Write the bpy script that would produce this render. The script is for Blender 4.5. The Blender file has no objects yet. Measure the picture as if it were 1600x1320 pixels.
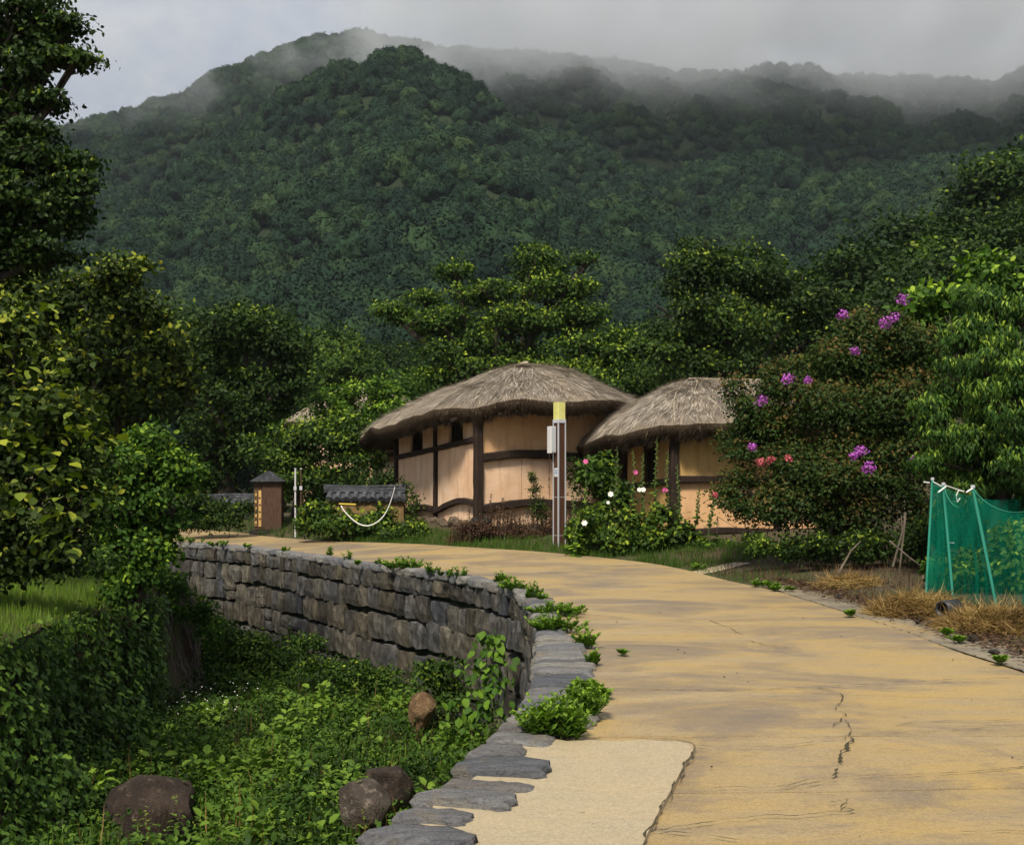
import bpy, math, random
import numpy as np
from math import pi, sin, cos, radians as R

sc = bpy.context.scene
C = bpy.context.collection
rng = np.random.default_rng(11)
random.seed(5)

# ------------------------------------------------------------------ camera, sky, sun, exposure
EYE, FOC, HOR = 1.35, 1700.0, 765.0          # eye height, focal length and horizon row of the 1600 x 1320 photograph
cam_d = bpy.data.cameras.new('camera'); cam = bpy.data.objects.new('camera', cam_d); C.objects.link(cam)
cam.location = (0, 0, EYE); cam.rotation_euler = (pi/2, 0, 0)
cam_d.sensor_width = 36; cam_d.lens = 36*FOC/1600; cam_d.shift_y = (HOR-660)/1600
cam_d.clip_start = 0.1; cam_d.clip_end = 6000
sc.camera = cam

SUN_EL, SUN_AZ = R(52), R(180+16)            # azimuth measured clockwise from +Y (north): behind the camera, a little left
to_sun = (sin(SUN_AZ)*cos(SUN_EL), cos(SUN_AZ)*cos(SUN_EL), sin(SUN_EL))
w = bpy.data.worlds.new('World'); sc.world = w; w.use_nodes = True
nt = w.node_tree; nt.nodes.clear()
sky = nt.nodes.new('ShaderNodeTexSky'); sky.sky_type = 'NISHITA'; sky.sun_disc = False
sky.sun_elevation = SUN_EL; sky.sun_rotation = SUN_AZ; sky.dust_density = 3.0; sky.air_density = 1.0
hs = nt.nodes.new('ShaderNodeHueSaturation'); hs.inputs['Saturation'].default_value = 0.2
tcw = nt.nodes.new('ShaderNodeTexCoord')
mpw = nt.nodes.new('ShaderNodeMapping'); mpw.inputs['Scale'].default_value = (1.2, 1.2, 4.0)
nzw = nt.nodes.new('ShaderNodeTexNoise'); nzw.inputs['Scale'].default_value = 1.6; nzw.inputs['Detail'].default_value = 4
crw = nt.nodes.new('ShaderNodeValToRGB')
crw.color_ramp.elements[0].position = 0.3; crw.color_ramp.elements[0].color = (3.9, 4.3, 5.1, 1)
crw.color_ramp.elements[1].position = 0.72; crw.color_ramp.elements[1].color = (5.3, 5.6, 6.3, 1)
mxw = nt.nodes.new('ShaderNodeMix'); mxw.data_type = 'RGBA'; mxw.inputs[0].default_value = 0.88
bg = nt.nodes.new('ShaderNodeBackground'); bg.inputs['Strength'].default_value = 0.1
ow = nt.nodes.new('ShaderNodeOutputWorld')
L = nt.links.new
L(tcw.outputs['Generated'], mpw.inputs[0]); L(mpw.outputs[0], nzw.inputs['Vector']); L(nzw.outputs['Fac'], crw.inputs[0])
L(sky.outputs[0], hs.inputs['Color']); L(hs.outputs[0], mxw.inputs[6]); L(crw.outputs[0], mxw.inputs[7])
L(mxw.outputs[2], bg.inputs['Color']); L(bg.outputs[0], ow.inputs['Surface'])

sd = bpy.data.lights.new('sun', 'SUN'); sun = bpy.data.objects.new('sun', sd); C.objects.link(sun)
sd.energy = 5.0; sd.angle = R(12); sd.color = (1.0, 0.92, 0.78)
from mathutils import Vector, Matrix
sun.rotation_euler = Vector(to_sun).to_track_quat('Z', 'Y').to_euler()

sc.view_settings.view_transform = 'Standard'; sc.view_settings.look = 'None'
sc.view_settings.exposure = 0.13; sc.view_settings.gamma = 1.0; sc.view_settings.use_curve_mapping = False
sc.render.engine = 'CYCLES'
sc.cycles.max_bounces = 5; sc.cycles.diffuse_bounces = 2; sc.cycles.glossy_bounces = 1
sc.cycles.transmission_bounces = 3; sc.cycles.transparent_max_bounces = 8; sc.cycles.volume_bounces = 1
sc.cycles.volume_step_rate = 1.0; sc.cycles.volume_max_steps = 64
sc.cycles.use_denoising = True
sc.cycles.sample_clamp_indirect = 3.0

# ------------------------------------------------------------------ helpers
def P(px, py, D):                 # a point seen at a photograph pixel, at depth D
    return np.array([(px-800)/FOC*D, D, EYE-(py-HOR)*D/FOC])
def G(px, py, z=0.0):             # the same, on the level z
    D = (EYE-z)*FOC/(py-HOR)
    return np.array([(px-800)/FOC*D, D, z])

def fbm(p, s, seed=0, oct=3):
    """cheap smooth noise in -1..1; p (N,3) or (N,2)"""
    r = np.random.default_rng(seed+100); p = np.asarray(p, float); n = np.zeros(len(p)); a = 1.0; tot = 0
    for o in range(oct):
        f = 2*pi/s*(2.03**o)
        q = np.zeros(len(p))
        for k in range(6):
            v = r.normal(size=p.shape[1]); v /= np.linalg.norm(v); v *= r.uniform(.6, 1.3)
            q += np.sin(p@v*f + r.uniform(0, 6.28))
        n += a*q/3.2; tot += a; a *= .5
    return np.clip(n/tot*1.4, -1, 1)
def sst(x, a, b):
    t = np.clip((x-a)/(b-a), 0, 1); return t*t*(3-2*t)

def mesh(name, V, F, mats, attr=None, smooth=False, fm=None, uv=None):
    me = bpy.data.meshes.new(name)
    V = np.ascontiguousarray(V, dtype=np.float32)
    if isinstance(F, np.ndarray):
        k = F.shape[1]; n = len(F)
        me.vertices.add(len(V)); me.vertices.foreach_set('co', V.ravel())
        me.loops.add(n*k); me.loops.foreach_set('vertex_index', np.ascontiguousarray(F, dtype=np.int32).ravel())
        me.polygons.add(n); me.polygons.foreach_set('loop_start', np.arange(0, n*k, k, dtype=np.int32))
        me.update(calc_edges=True)
    else:
        me.from_pydata([tuple(map(float, v)) for v in V], [], F); me.update()
        n = len(me.polygons)
    if attr is not None:
        for an, (dom, val) in attr.items():
            if val.ndim == 1:
                a = me.attributes.new(an, 'FLOAT', dom); a.data.foreach_set('value', val.astype(np.float32))
            else:
                a = me.attributes.new(an, 'FLOAT_VECTOR', dom); a.data.foreach_set('vector', np.ascontiguousarray(val, dtype=np.float32).ravel())
    if not isinstance(mats, (list, tuple)): mats = [mats]
    for m in mats: me.materials.append(m)
    if fm is not None: me.polygons.foreach_set('material_index', np.asarray(fm, dtype=np.int32))
    if smooth: me.polygons.foreach_set('use_smooth', np.ones(len(me.polygons), dtype=bool))
    me.update()
    return me

def tag(o, label=None, cat=None, group=None, kind=None):
    if label: o['label'] = label
    if cat: o['category'] = cat
    if group: o['group'] = group
    if kind: o['kind'] = kind
    return o
def link(name, me, parent=None, loc=(0, 0, 0), rot=(0, 0, 0), scale=(1, 1, 1)):
    o = bpy.data.objects.new(name, me); C.objects.link(o)
    if parent is not None: o.parent = parent
    o.location = loc; o.rotation_euler = rot; o.scale = scale
    return o
def thing(name, label, cat, loc=(0, 0, 0), rz=0, group=None):
    o = bpy.data.objects.new(name, None); C.objects.link(o); o.empty_display_size = .3
    o.location = [float(v) for v in loc]; o.rotation_euler = (0, 0, rz)
    return tag(o, label, cat, group, 'thing')
def obj(name, V, F, mat, parent=None, local=True, **kw):
    """local=False: V are world coordinates, moved into the parent's frame"""
    V = np.asarray(V, float)
    if parent is not None and not local:
        M = np.array(parent.matrix_basis.inverted()); V = V@M[:3, :3].T + M[:3, 3]
    return link(name, mesh(name, V, F, mat, **kw), parent)

class MB:
    """collects primitive shapes into one mesh"""
    def __init__(s): s.V = []; s.F = []; s.n = 0; s.m = []
    def add(s, V, F, m=0):
        V = np.asarray(V, float); s.V.append(V); s.F += [tuple(int(i)+s.n for i in f) for f in F]; s.n += len(V); s.m += [m]*len(F); return s
    def box(s, c, d, rz=0, m=0, ch=0.0):
        x, y, z = [v/2 for v in d]
        if ch <= 0:
            V = np.array([(i*x, j*y, k*z) for k in (-1, 1) for j in (-1, 1) for i in (-1, 1)])
            F = [(0, 2, 3, 1), (4, 5, 7, 6), (0, 1, 5, 4), (2, 6, 7, 3), (0, 4, 6, 2), (1, 3, 7, 5)]
        else:
            o = [(x-ch, y), (x, y-ch), (x, -y+ch), (x-ch, -y), (-x+ch, -y), (-x, -y+ch), (-x, y-ch), (-x+ch, y)][::-1]
            V = np.array([(a, b, -z) for a, b in o]+[(a, b, z) for a, b in o])
            F = [tuple(range(8))[::-1], tuple(range(8, 16))]+[(i, (i+1) % 8, 8+(i+1) % 8, 8+i) for i in range(8)]
        if rz: V = V@np.array([[cos(rz), sin(rz), 0], [-sin(rz), cos(rz), 0], [0, 0, 1]])
        return s.add(V+np.array(c), F, m)
    def tube(s, pts, rad, n=8, sq=None, m=0, cap=True):
        """sweep of a round (or sq=(w,h) rectangular rounded) section along pts"""
        pts = np.asarray(pts, float); k = len(pts)
        rad = np.full(k, rad, float) if np.isscalar(rad) else np.asarray(rad, float)
        T = np.gradient(pts, axis=0); T /= np.linalg.norm(T, axis=1)[:, None]+1e-9
        up = np.array([0, 0, 1.]) if abs(T[:, 2]).mean() < .8 else np.array([0, 1., 0])
        A = np.cross(T, up); A /= np.linalg.norm(A, axis=1)[:, None]+1e-9; B = np.cross(A, T)
        V = []
        for i in range(k):
            for j in range(n):
                a = 2*pi*(j+.5)/n; ca, sa = cos(a), sin(a)
                if sq: ca = np.sign(ca)*abs(ca)**.4*sq[0]; sa = np.sign(sa)*abs(sa)**.4*sq[1]
                V.append(pts[i]+rad[i]*(ca*A[i]+sa*B[i]))
        F = [(i*n+j, i*n+(j+1) % n, (i+1)*n+(j+1) % n, (i+1)*n+j) for i in range(k-1) for j in range(n)]
        if cap: F += [tuple(range(n))[::-1], tuple(range((k-1)*n, k*n))]
        return s.add(V, F, m)
    def build(s, name, mat, parent=None, smooth=False, world=False, **kw):
        return obj(name, np.concatenate(s.V), s.F, mat, parent, local=not world, smooth=smooth, fm=s.m if isinstance(mat, list) else None, **kw)

# ------------------------------------------------------------------ materials
class NT:
    def __init__(s, name):
        s.m = bpy.data.materials.new(name); s.m.use_nodes = True; s.t = s.m.node_tree; s.t.nodes.clear()
        s.out = s.t.nodes.new('ShaderNodeOutputMaterial')
    def n(s, typ, **kw):
        nd = s.t.nodes.new(typ)
        for k, v in kw.items():
            if k.startswith('_'): setattr(nd, k[1:], v)
            else:
                i = nd.inputs[int(k[1:])] if k[0] == 'i' and k[1:].isdigit() else nd.inputs[k.replace('__', ' ')]
                if hasattr(v, 'is_output'): s.t.links.new(v, i)
                else: i.default_value = v
        return nd
    def l(s, a, b): s.t.links.new(a, b)
    def noise(s, vec, scale, detail=4, rough=.55, dist=0.0):
        nd = s.n('ShaderNodeTexNoise', Scale=scale, Detail=detail, Roughness=rough, Distortion=dist)
        if vec is not None: s.l(vec, nd.inputs['Vector'])
        return nd.outputs['Fac']
    def ramp(s, fac, stops):
        nd = s.n('ShaderNodeValToRGB'); cr = nd.color_ramp
        while len(cr.elements) < len(stops): cr.elements.new(.5)
        for e, (p, c) in zip(cr.elements, stops): e.position = p; e.color = tuple(c)+(1,) if len(c) == 3 else c
        s.l(fac, nd.inputs[0]); return nd.outputs[0]
    def mix(s, fac, a, b, mode='MIX'):
        nd = s.n('ShaderNodeMix'); nd.data_type = 'RGBA'; nd.blend_type = mode
        for k, v in ((0, fac), (6, a), (7, b)):
            if hasattr(v, 'is_output'): s.l(v, nd.inputs[k])
            else: nd.inputs[k].default_value = v if k == 0 else (tuple(v)+(1,) if len(v) == 3 else v)
        return nd.outputs[2]
    def math(s, op, a, b=0.0, c=None, clamp=False):
        nd = s.n('ShaderNodeMath'); nd.operation = op; nd.use_clamp = clamp
        for k, v in enumerate((a, b) if c is None else (a, b, c)):
            if hasattr(v, 'is_output'): s.l(v, nd.inputs[k])
            else: nd.inputs[k].default_value = v
        return nd.outputs[0]
    def pos(s, scale=(1, 1, 1), kind='Object'):
        tc = s.n('ShaderNodeTexCoord'); mp = s.n('ShaderNodeMapping'); mp.inputs['Scale'].default_value = scale
        s.l(tc.outputs[kind], mp.inputs[0]); return mp.outputs[0]
    def wpos(s, scale=(1, 1, 1)):
        g = s.n('ShaderNodeNewGeometry'); mp = s.n('ShaderNodeMapping'); mp.inputs['Scale'].default_value = scale
        s.l(g.outputs['Position'], mp.inputs[0]); return mp.outputs[0]
    def attr(s, name, vec=False):
        a = s.n('ShaderNodeAttribute'); a.attribute_name = name; return a.outputs['Vector' if vec else 'Fac']
    def rnd(s): return s.n('ShaderNodeObjectInfo').outputs['Random']
    def bump(s, h, strength=.4, dist=.02):
        return s.n('ShaderNodeBump', Height=h, Strength=strength, Distance=dist).outputs[0]
    def fin(s, col, rough=.85, bump=None, spec=.3, **kw):
        b = s.n('ShaderNodeBsdfPrincipled', Roughness=rough, **{'Specular__IOR__Level': spec})
        if hasattr(col, 'is_output'): s.l(col, b.inputs['Base Color'])
        else: b.inputs['Base Color'].default_value = tuple(col)+(1,)
        if bump is not None: s.l(bump, b.inputs['Normal'])
        for k, v in kw.items(): b.inputs[k.replace('__', ' ')].default_value = v
        s.l(b.outputs[0], s.out.inputs['Surface']); return s.m

def leaf_mat(name, stops, trans=.2, rough=.6, spec=.16, hue_noise=True):
    t = NT(name)
    col = t.ramp(t.attr('tint'), stops)
    n = t.noise(t.wpos(), 1.1, 2)
    col = t.mix(t.math('MULTIPLY', n, .45), col, (.02, .035, .008), 'MIX') if hue_noise else col
    b = t.n('ShaderNodeBsdfPrincipled', Roughness=rough, **{'Specular__IOR__Level': spec}); t.l(col, b.inputs['Base Color'])
    tr = t.n('ShaderNodeBsdfTranslucent'); t.l(t.mix(1.0, col, (1.0, 1.25, .5), 'MULTIPLY'), tr.inputs['Color'])
    ms = t.n('ShaderNodeMixShader', i0=trans); t.l(b.outputs[0], ms.inputs[1]); t.l(tr.outputs[0], ms.inputs[2])
    t.l(ms.outputs[0], t.out.inputs['Surface'])
    return t.m

M = {}  # foliage ramps stretched so deep shade and sunlit highlights sit in the colours
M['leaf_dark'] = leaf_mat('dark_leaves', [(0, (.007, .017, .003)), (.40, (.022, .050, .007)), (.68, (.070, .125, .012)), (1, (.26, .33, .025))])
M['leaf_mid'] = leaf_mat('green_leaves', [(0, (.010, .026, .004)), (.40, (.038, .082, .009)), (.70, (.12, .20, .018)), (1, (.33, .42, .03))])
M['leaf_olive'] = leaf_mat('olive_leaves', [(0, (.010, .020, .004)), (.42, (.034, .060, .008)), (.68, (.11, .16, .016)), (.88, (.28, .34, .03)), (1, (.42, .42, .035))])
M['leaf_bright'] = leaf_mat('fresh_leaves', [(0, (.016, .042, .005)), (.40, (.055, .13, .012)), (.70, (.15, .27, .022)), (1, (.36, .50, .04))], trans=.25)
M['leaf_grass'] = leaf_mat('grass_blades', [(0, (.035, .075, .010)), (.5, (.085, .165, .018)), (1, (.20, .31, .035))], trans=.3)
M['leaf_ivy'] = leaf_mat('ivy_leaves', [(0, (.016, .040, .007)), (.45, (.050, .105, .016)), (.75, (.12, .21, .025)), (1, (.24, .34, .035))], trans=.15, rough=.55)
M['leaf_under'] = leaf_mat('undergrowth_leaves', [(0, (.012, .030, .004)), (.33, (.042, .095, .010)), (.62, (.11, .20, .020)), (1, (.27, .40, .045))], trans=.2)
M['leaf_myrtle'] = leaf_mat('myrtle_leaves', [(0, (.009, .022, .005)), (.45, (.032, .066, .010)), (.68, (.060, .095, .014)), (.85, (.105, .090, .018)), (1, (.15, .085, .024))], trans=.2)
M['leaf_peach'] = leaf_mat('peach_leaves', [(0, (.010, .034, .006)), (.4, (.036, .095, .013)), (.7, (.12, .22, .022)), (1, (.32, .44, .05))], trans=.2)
M['straw_dry'] = leaf_mat('dry_grass', [(0, (.07, .042, .02)), (.5, (.24, .15, .05)), (1, (.50, .36, .15))], trans=.15, hue_noise=False)
M['brown_dry'] = leaf_mat('dry_brown_stems', [(0, (.035, .018, .012)), (.5, (.075, .04, .024)), (1, (.16, .10, .05))], trans=.1, hue_noise=False)

def m_forest(name='forest_crowns'):
    t = NT(name); r = t.rnd()
    g = t.n('ShaderNodeNewGeometry')
    n = t.noise(t.wpos(), .012, 3); n2 = t.noise(t.wpos(), .9, 3)
    f = t.math('ADD', t.math('MULTIPLY', r, .55), t.math('MULTIPLY', n, .5))
    col = t.ramp(f, [(.25, (.009, .023, .015)), (.5, (.015, .036, .018)), (.68, (.026, .054, .022)), (.82, (.042, .074, .025)), (.95, (.036, .050, .026))])
    col = t.mix(t.math('MULTIPLY', n2, .62), col, (.007, .017, .010))
    return t.fin(col, .9, spec=.1)
M['forest'] = m_forest()

def m_bark(name, a, b):
    t = NT(name); n = t.noise(t.pos((8, 8, 1.4)), 2.2, 5)
    return t.fin(t.ramp(n, [(.3, a), (.7, b)]), .9, t.bump(n, .8, .03))
M['bark'] = m_bark('bark', (.018, .014, .011), (.07, .055, .043))
M['bark_pale'] = m_bark('pale_bark', (.06, .045, .035), (.2, .16, .125))
M['stem'] = m_bark('green_stems', (.05, .08, .02), (.10, .14, .04))

def m_stone():
    t = NT('wall_stone'); r = t.rnd()
    v = t.n('ShaderNodeVectorMath'); v.operation = 'ADD'
    cmb = t.n('ShaderNodeCombineXYZ'); t.l(t.math('MULTIPLY', r, 37.0), cmb.inputs[0])
    t.l(t.wpos((1, 1, 1)), v.inputs[0]); t.l(cmb.outputs[0], v.inputs[1])
    mp = t.n('ShaderNodeMapping'); mp.inputs['Scale'].default_value = (4.5, 4.5, 2.6); mp.inputs['Rotation'].default_value = (.3, .2, .4); t.l(v.outputs[0], mp.inputs[0])
    st = t.noise(mp.outputs[0], 1.6, 6, .65); big = t.noise(v.outputs[0], 1.7, 3); fine = t.noise(v.outputs[0], 38, 4, .7)
    base = t.ramp(r, [(0, (.085, .074, .058)), (.18, (.13, .13, .135)), (.34, (.050, .043, .034)), (.5, (.155, .138, .105)), (.66, (.075, .082, .098)), (.82, (.17, .155, .125)), (1, (.045, .043, .044))])
    col = t.mix(t.ramp(st, [(.38, (0, 0, 0)), (.66, (1, 1, 1))]), t.mix(1.0, base, (.42, .42, .42), 'MULTIPLY'), t.mix(1.0, base, (1.5, 1.5, 1.45), 'MULTIPLY'))
    col = t.mix(t.ramp(big, [(.52, (0, 0, 0)), (.75, (.55, .55, .55))]), col, (.085, .072, .040))
    col = t.mix(t.ramp(fine, [(.62, (0, 0, 0)), (.8, (.6, .6, .6))]), col, (.26, .26, .25))
    h = t.math('ADD', t.math('MULTIPLY', st, 1.0), t.math('MULTIPLY', fine, .35))
    col = t.mix(1.0, col, (.74, .72, .70), 'MULTIPLY')
    return t.fin(col, .85, t.bump(h, 1.0, .035), spec=.25)
M['stone'] = m_stone()
def m_coping():
    t = NT('coping_stone'); r = t.rnd()
    v = t.n('ShaderNodeVectorMath'); v.operation = 'ADD'
    cmb = t.n('ShaderNodeCombineXYZ'); t.l(t.math('MULTIPLY', r, 21.0), cmb.inputs[0]); t.l(t.wpos(), v.inputs[0]); t.l(cmb.outputs[0], v.inputs[1])
    mp = t.n('ShaderNodeMapping'); mp.inputs['Scale'].default_value = (3, 16, 16); mp.inputs['Rotation'].default_value = (0, .2, .25); t.l(v.outputs[0], mp.inputs[0])
    st = t.noise(mp.outputs[0], 1.6, 8, .7, .4); fine = t.noise(v.outputs[0], 55, 5, .7); bl = t.noise(v.outputs[0], 5, 4)
    base = t.ramp(r, [(0, (.15, .16, .185)), (.25, (.30, .29, .27)), (.45, (.11, .12, .14)), (.65, (.34, .32, .28)), (.85, (.20, .20, .21)), (1, (.26, .23, .19))])
    col = t.mix(t.ramp(st, [(.3, (0, 0, 0)), (.7, (1, 1, 1))]), t.mix(1.0, base, (.5, .5, .52), 'MULTIPLY'), t.mix(1.0, base, (1.35, 1.35, 1.35), 'MULTIPLY'))
    col = t.mix(t.ramp(bl, [(.55, (0, 0, 0)), (.75, (.7, .7, .7))]), col, (.30, .24, .15))
    col = t.mix(t.ramp(fine, [(.35, (.5, .5, .5)), (.5, (0, 0, 0))]), col, (.05, .05, .05))
    return t.fin(col, .8, t.bump(t.math('ADD', st, t.math('MULTIPLY', fine, .7)), 1.0, .05), spec=.3)
M['coping'] = m_coping()
def m_boulder(name, a, b, c):
    t = NT(name); p = t.pos()
    n = t.noise(p, 2.2, 7, .62); f = t.noise(p, 40, 4, .7)
    col = t.ramp(n, [(.3, a), (.5, b), (.7, c)])
    col = t.mix(t.ramp(f, [(.3, (.6, .6, .6)), (.5, (0, 0, 0))]), col, tuple(x*.4 for x in a))
    li = t.noise(p, 9, 5, .75)
    col = t.mix(t.ramp(li, [(.56, (0, 0, 0)), (.66, (.75, .75, .75))]), col, tuple(min(1, x*1.7+.01) for x in c))
    return t.fin(col, .9, t.bump(t.math('ADD', n, t.math('MULTIPLY', f, .5)), 1.0, .09))
M['boulder'] = m_boulder('brown_boulder', (.016, .012, .010), (.050, .034, .025), (.10, .07, .05))
M['boulder_o'] = m_boulder('orange_boulder', (.07, .042, .022), (.17, .10, .05), (.26, .17, .09))
M['boulder_g'] = m_boulder('grey_brown_boulder', (.035, .028, .022), (.085, .066, .052), (.16, .13, .10))
M['field'] = m_boulder('field_stone', (.10, .075, .05), (.20, .15, .10), (.30, .24, .17))
M['dark_stone'] = m_boulder('dark_field_stone', (.02, .018, .016), (.04, .036, .03), (.07, .06, .05))

def m_road(name, tan, och, grey, k=1.0, patchy=True):
    t = NT(name)
    big = t.noise(t.wpos((.7, 1.2, 1)), .75, 5, .65, .8); mid = t.noise(t.wpos((1, 2.6, 1)), 1.1, 5, .6)
    strk = t.noise(t.wpos((2.4, 6.5, 1)), 1.9, 9, .85, .2); fine = t.noise(t.wpos(), 55, 4, .75); spk = t.noise(t.wpos(), 14, 3, .8)
    col = t.mix(t.ramp(mid, [(.36, (0, 0, 0)), (.66, (1, 1, 1))]), tan, och)
    if patchy:
        gm = t.math('ADD', t.math('MULTIPLY', big, .65), t.math('MULTIPLY', strk, .42))
        col = t.mix(t.ramp(gm, [(.50, (0, 0, 0)), (.57, (.55, .55, .55)), (.68, (1, 1, 1))]), col, grey)
        pal = t.noise(t.wpos((.6, 2.2, 1)), .9, 4, .6)
        col = t.mix(t.ramp(pal, [(.55, (0, 0, 0)), (.75, (.55, .55, .55))]), col, (.42, .335, .21))
    col = t.mix(t.ramp(strk, [(.3, (.38, .38, .38)), (.48, (0, 0, 0))]), col, tuple(c*.6 for c in grey))
    grit = t.noise(t.wpos(), 85, 4, .9)
    col = t.mix(t.ramp(grit, [(.34, (.8, .8, .8)), (.48, (0, 0, 0))]), col, tuple(c*.42 for c in tan))
    col = t.mix(t.ramp(grit, [(.56, (0, 0, 0)), (.72, (.7, .7, .7))]), col, tuple(min(1, c*1.7) for c in tan))
    col = t.mix(t.ramp(fine, [(.30, (.4, .4, .4)), (.48, (0, 0, 0)), (.62, (0, 0, 0)), (.8, (.0, .0, .0))]), col, tuple(c*.6 for c in tan))
    col = t.mix(t.ramp(spk, [(.24, (.8, .8, .8)), (.30, (0, 0, 0))]), col, (.09, .07, .05))
    h = t.math('ADD', t.math('MULTIPLY', strk, .6), t.math('MULTIPLY', fine, .5))
    return t.fin(col, .5, t.bump(h, .8, .012), spec=.5)
M['road'] = m_road('weathered_concrete', (.355, .262, .138), (.42, .285, .095), (.150, .120, .100))
M['patch'] = m_road('pale_concrete', (.40, .33, .215), (.44, .35, .215), (.30, .25, .17), patchy=False)
M['strip'] = m_road('grey_concrete', (.25, .21, .145), (.30, .24, .155), (.13, .11, .09))
M['crack'] = NT('crack_soil').fin((.045, .038, .02), .95)

def m_soil(name, a, b, c):
    t = NT(name); n = t.noise(t.wpos(), .8, 6, .65); f = t.noise(t.wpos(), 25, 4, .7)
    col = t.ramp(n, [(.35, a), (.5, b), (.68, c)])
    col = t.mix(t.ramp(f, [(.55, (0, 0, 0)), (.75, (.7, .7, .7))]), col, tuple(x*1.9 for x in b))
    return t.fin(col, .95, t.bump(t.math('ADD', n, t.math('MULTIPLY', f, .5)), .9, .06))
M['ground'] = m_soil('village_ground', (.045, .05, .018), (.075, .055, .032), (.05, .065, .02))
M['soil'] = m_soil('dark_soil', (.045, .034, .024), (.075, .055, .036), (.12, .085, .05))
M['hill'] = m_soil('hill_ground', (.010, .018, .007), (.014, .025, .009), (.02, .032, .012))
M['under'] = m_soil('shaded_earth', (.014, .020, .008), (.02, .03, .010), (.03, .042, .014))

def m_plaster(name, base, pale, dark):
    t = NT(name); p = t.pos(); n = t.noise(p, 1.3, 5, .6, .6); f = t.noise(p, 45, 4, .7)
    v = t.noise(t.pos((5, 5, .7)), 1.2, 4)
    col = t.mix(t.ramp(n, [(.35, (0, 0, 0)), (.68, (1, 1, 1))]), base, pale)
    col = t.mix(t.ramp(v, [(.5, (0, 0, 0)), (.74, (.7, .7, .7))]), col, dark)
    st2 = t.noise(t.pos((1, 1, .5)), 2.6, 6, .7, 1.2)
    col = t.mix(t.ramp(st2, [(.56, (0, 0, 0)), (.62, (.35, .35, .35)), (.66, (.08, .08, .08)), (.8, (.5, .5, .5))]), col, dark)
    col = t.mix(t.ramp(f, [(.34, (.45, .45, .45)), (.48, (0, 0, 0))]), col, tuple(c*.6 for c in base))
    return t.fin(col, .95, t.bump(t.math('ADD', n, t.math('MULTIPLY', f, .4)), .6, .02), spec=.15)
M['plaster'] = m_plaster('peach_clay_plaster', (.68, .435, .265), (.80, .58, .41), (.52, .31, .18))
M['plaster2'] = m_plaster('ochre_clay_plaster', (.56, .35, .125), (.66, .42, .17), (.42, .24, .09))
M['plaster3'] = m_plaster('orange_clay_plaster', (.66, .39, .19), (.72, .45, .25), (.48, .27, .13))
M['mud'] = m_plaster('yellow_mud', (.17, .105, .045), (.24, .16, .07), (.07, .05, .025))

def m_wood(name, a, b):
    t = NT(name); n = t.noise(t.pos((14, 14, 2)), 2, 5, .6)
    return t.fin(t.ramp(n, [(.3, a), (.7, b)]), .8, t.bump(n, .6, .01), spec=.2)
M['timber'] = m_wood('old_dark_timber', (.014, .009, .007), (.042, .027, .019))
M['timber_brown'] = m_wood('brown_timber', (.05, .028, .018), (.10, .058, .038))
M['lampwood'] = m_wood('red_brown_cladding', (.050, .022, .013), (.085, .038, .022))
M['black'] = NT('dark_opening').fin((.008, .007, .006), .9)

def m_thatch():
    t = NT('rice_straw_thatch'); uv = t.attr('uvt', True)
    mp = t.n('ShaderNodeMapping'); mp.inputs['Scale'].default_value = (260, 5, 1); t.l(uv, mp.inputs[0])
    st = t.noise(mp.outputs[0], 1.0, 5, .7); bg_ = t.noise(t.pos(), 1.4, 4); f = t.noise(t.pos(), 30, 3)
    col = t.ramp(st, [(.25, (.10, .078, .055)), (.5, (.24, .195, .145)), (.75, (.40, .335, .255))])
    col = t.mix(t.ramp(bg_, [(.4, (0, 0, 0)), (.7, (.6, .6, .6))]), col, (.21, .18, .15))
    return t.fin(col, .95, t.bump(t.math('ADD', st, t.math('MULTIPLY', f, .4)), 1.0, .05), spec=.1)
M['thatch'] = m_thatch()
def m_strand():
    t = NT('thatch_straw'); return t.fin(t.ramp(t.attr('tint'), [(0, (.075, .062, .052)), (.3, (.22, .185, .150)), (.65, (.43, .375, .31)), (1, (.70, .63, .53))]), .85, spec=.2)
M['strand'] = m_strand()
def m_edge():
    t = NT('cut_thatch_edge'); n = t.noise(t.pos((30, 30, 5)), 1.5, 5, .7)
    return t.fin(t.ramp(n, [(.3, (.018, .012, .008)), (.55, (.065, .046, .030)), (.8, (.15, .11, .07))]), .95, t.bump(n, 1.0, .05), spec=.1)  # brown of the cut ends, darkened further for the undercut eave's shade
M['strand_dark'] = m_edge()
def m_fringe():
    t = NT('eave_straw'); return t.fin(t.ramp(t.attr('tint'), [(0, (.018, .012, .008)), (.5, (.085, .060, .037)), (1, (.26, .20, .12))]), .9, spec=.1)  # low tints carry the eave's shade, high tints its bright upper lip
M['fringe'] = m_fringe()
M['rope'] = NT('straw_rope').fin((.42, .36, .27), .9)
M['tile'] = m_boulder('grey_roof_tile', (.035, .038, .045), (.075, .08, .092), (.13, .135, .15))
M['metal'] = NT('brushed_aluminium').fin((.62, .63, .65), .4, Metallic=.4)
M['whitepaint'] = NT('white_plastic').fin((.72, .72, .68), .5)
M['greybox'] = NT('grey_metal_box').fin((.55, .55, .55), .5)
M['blue'] = NT('blue_print').fin((.10, .20, .42), .6)
M['yellowstick'] = NT('yellow_plastic').fin((.55, .42, .06), .5)
def m_shade():
    t = NT('yellow_lamp_diffuser'); z = t.noise(t.pos((1, 1, 1)), 7, 3)
    return t.fin(t.ramp(z, [(.3, (.56, .53, .15)), (.7, (.68, .66, .24))]), .45, spec=.4)
M['shade'] = m_shade()
M['pipe_g'] = NT('green_pipe').fin((.03, .24, .17), .5)
M['pipe_b'] = NT('black_pipe').fin((.03, .032, .036), .5)
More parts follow.
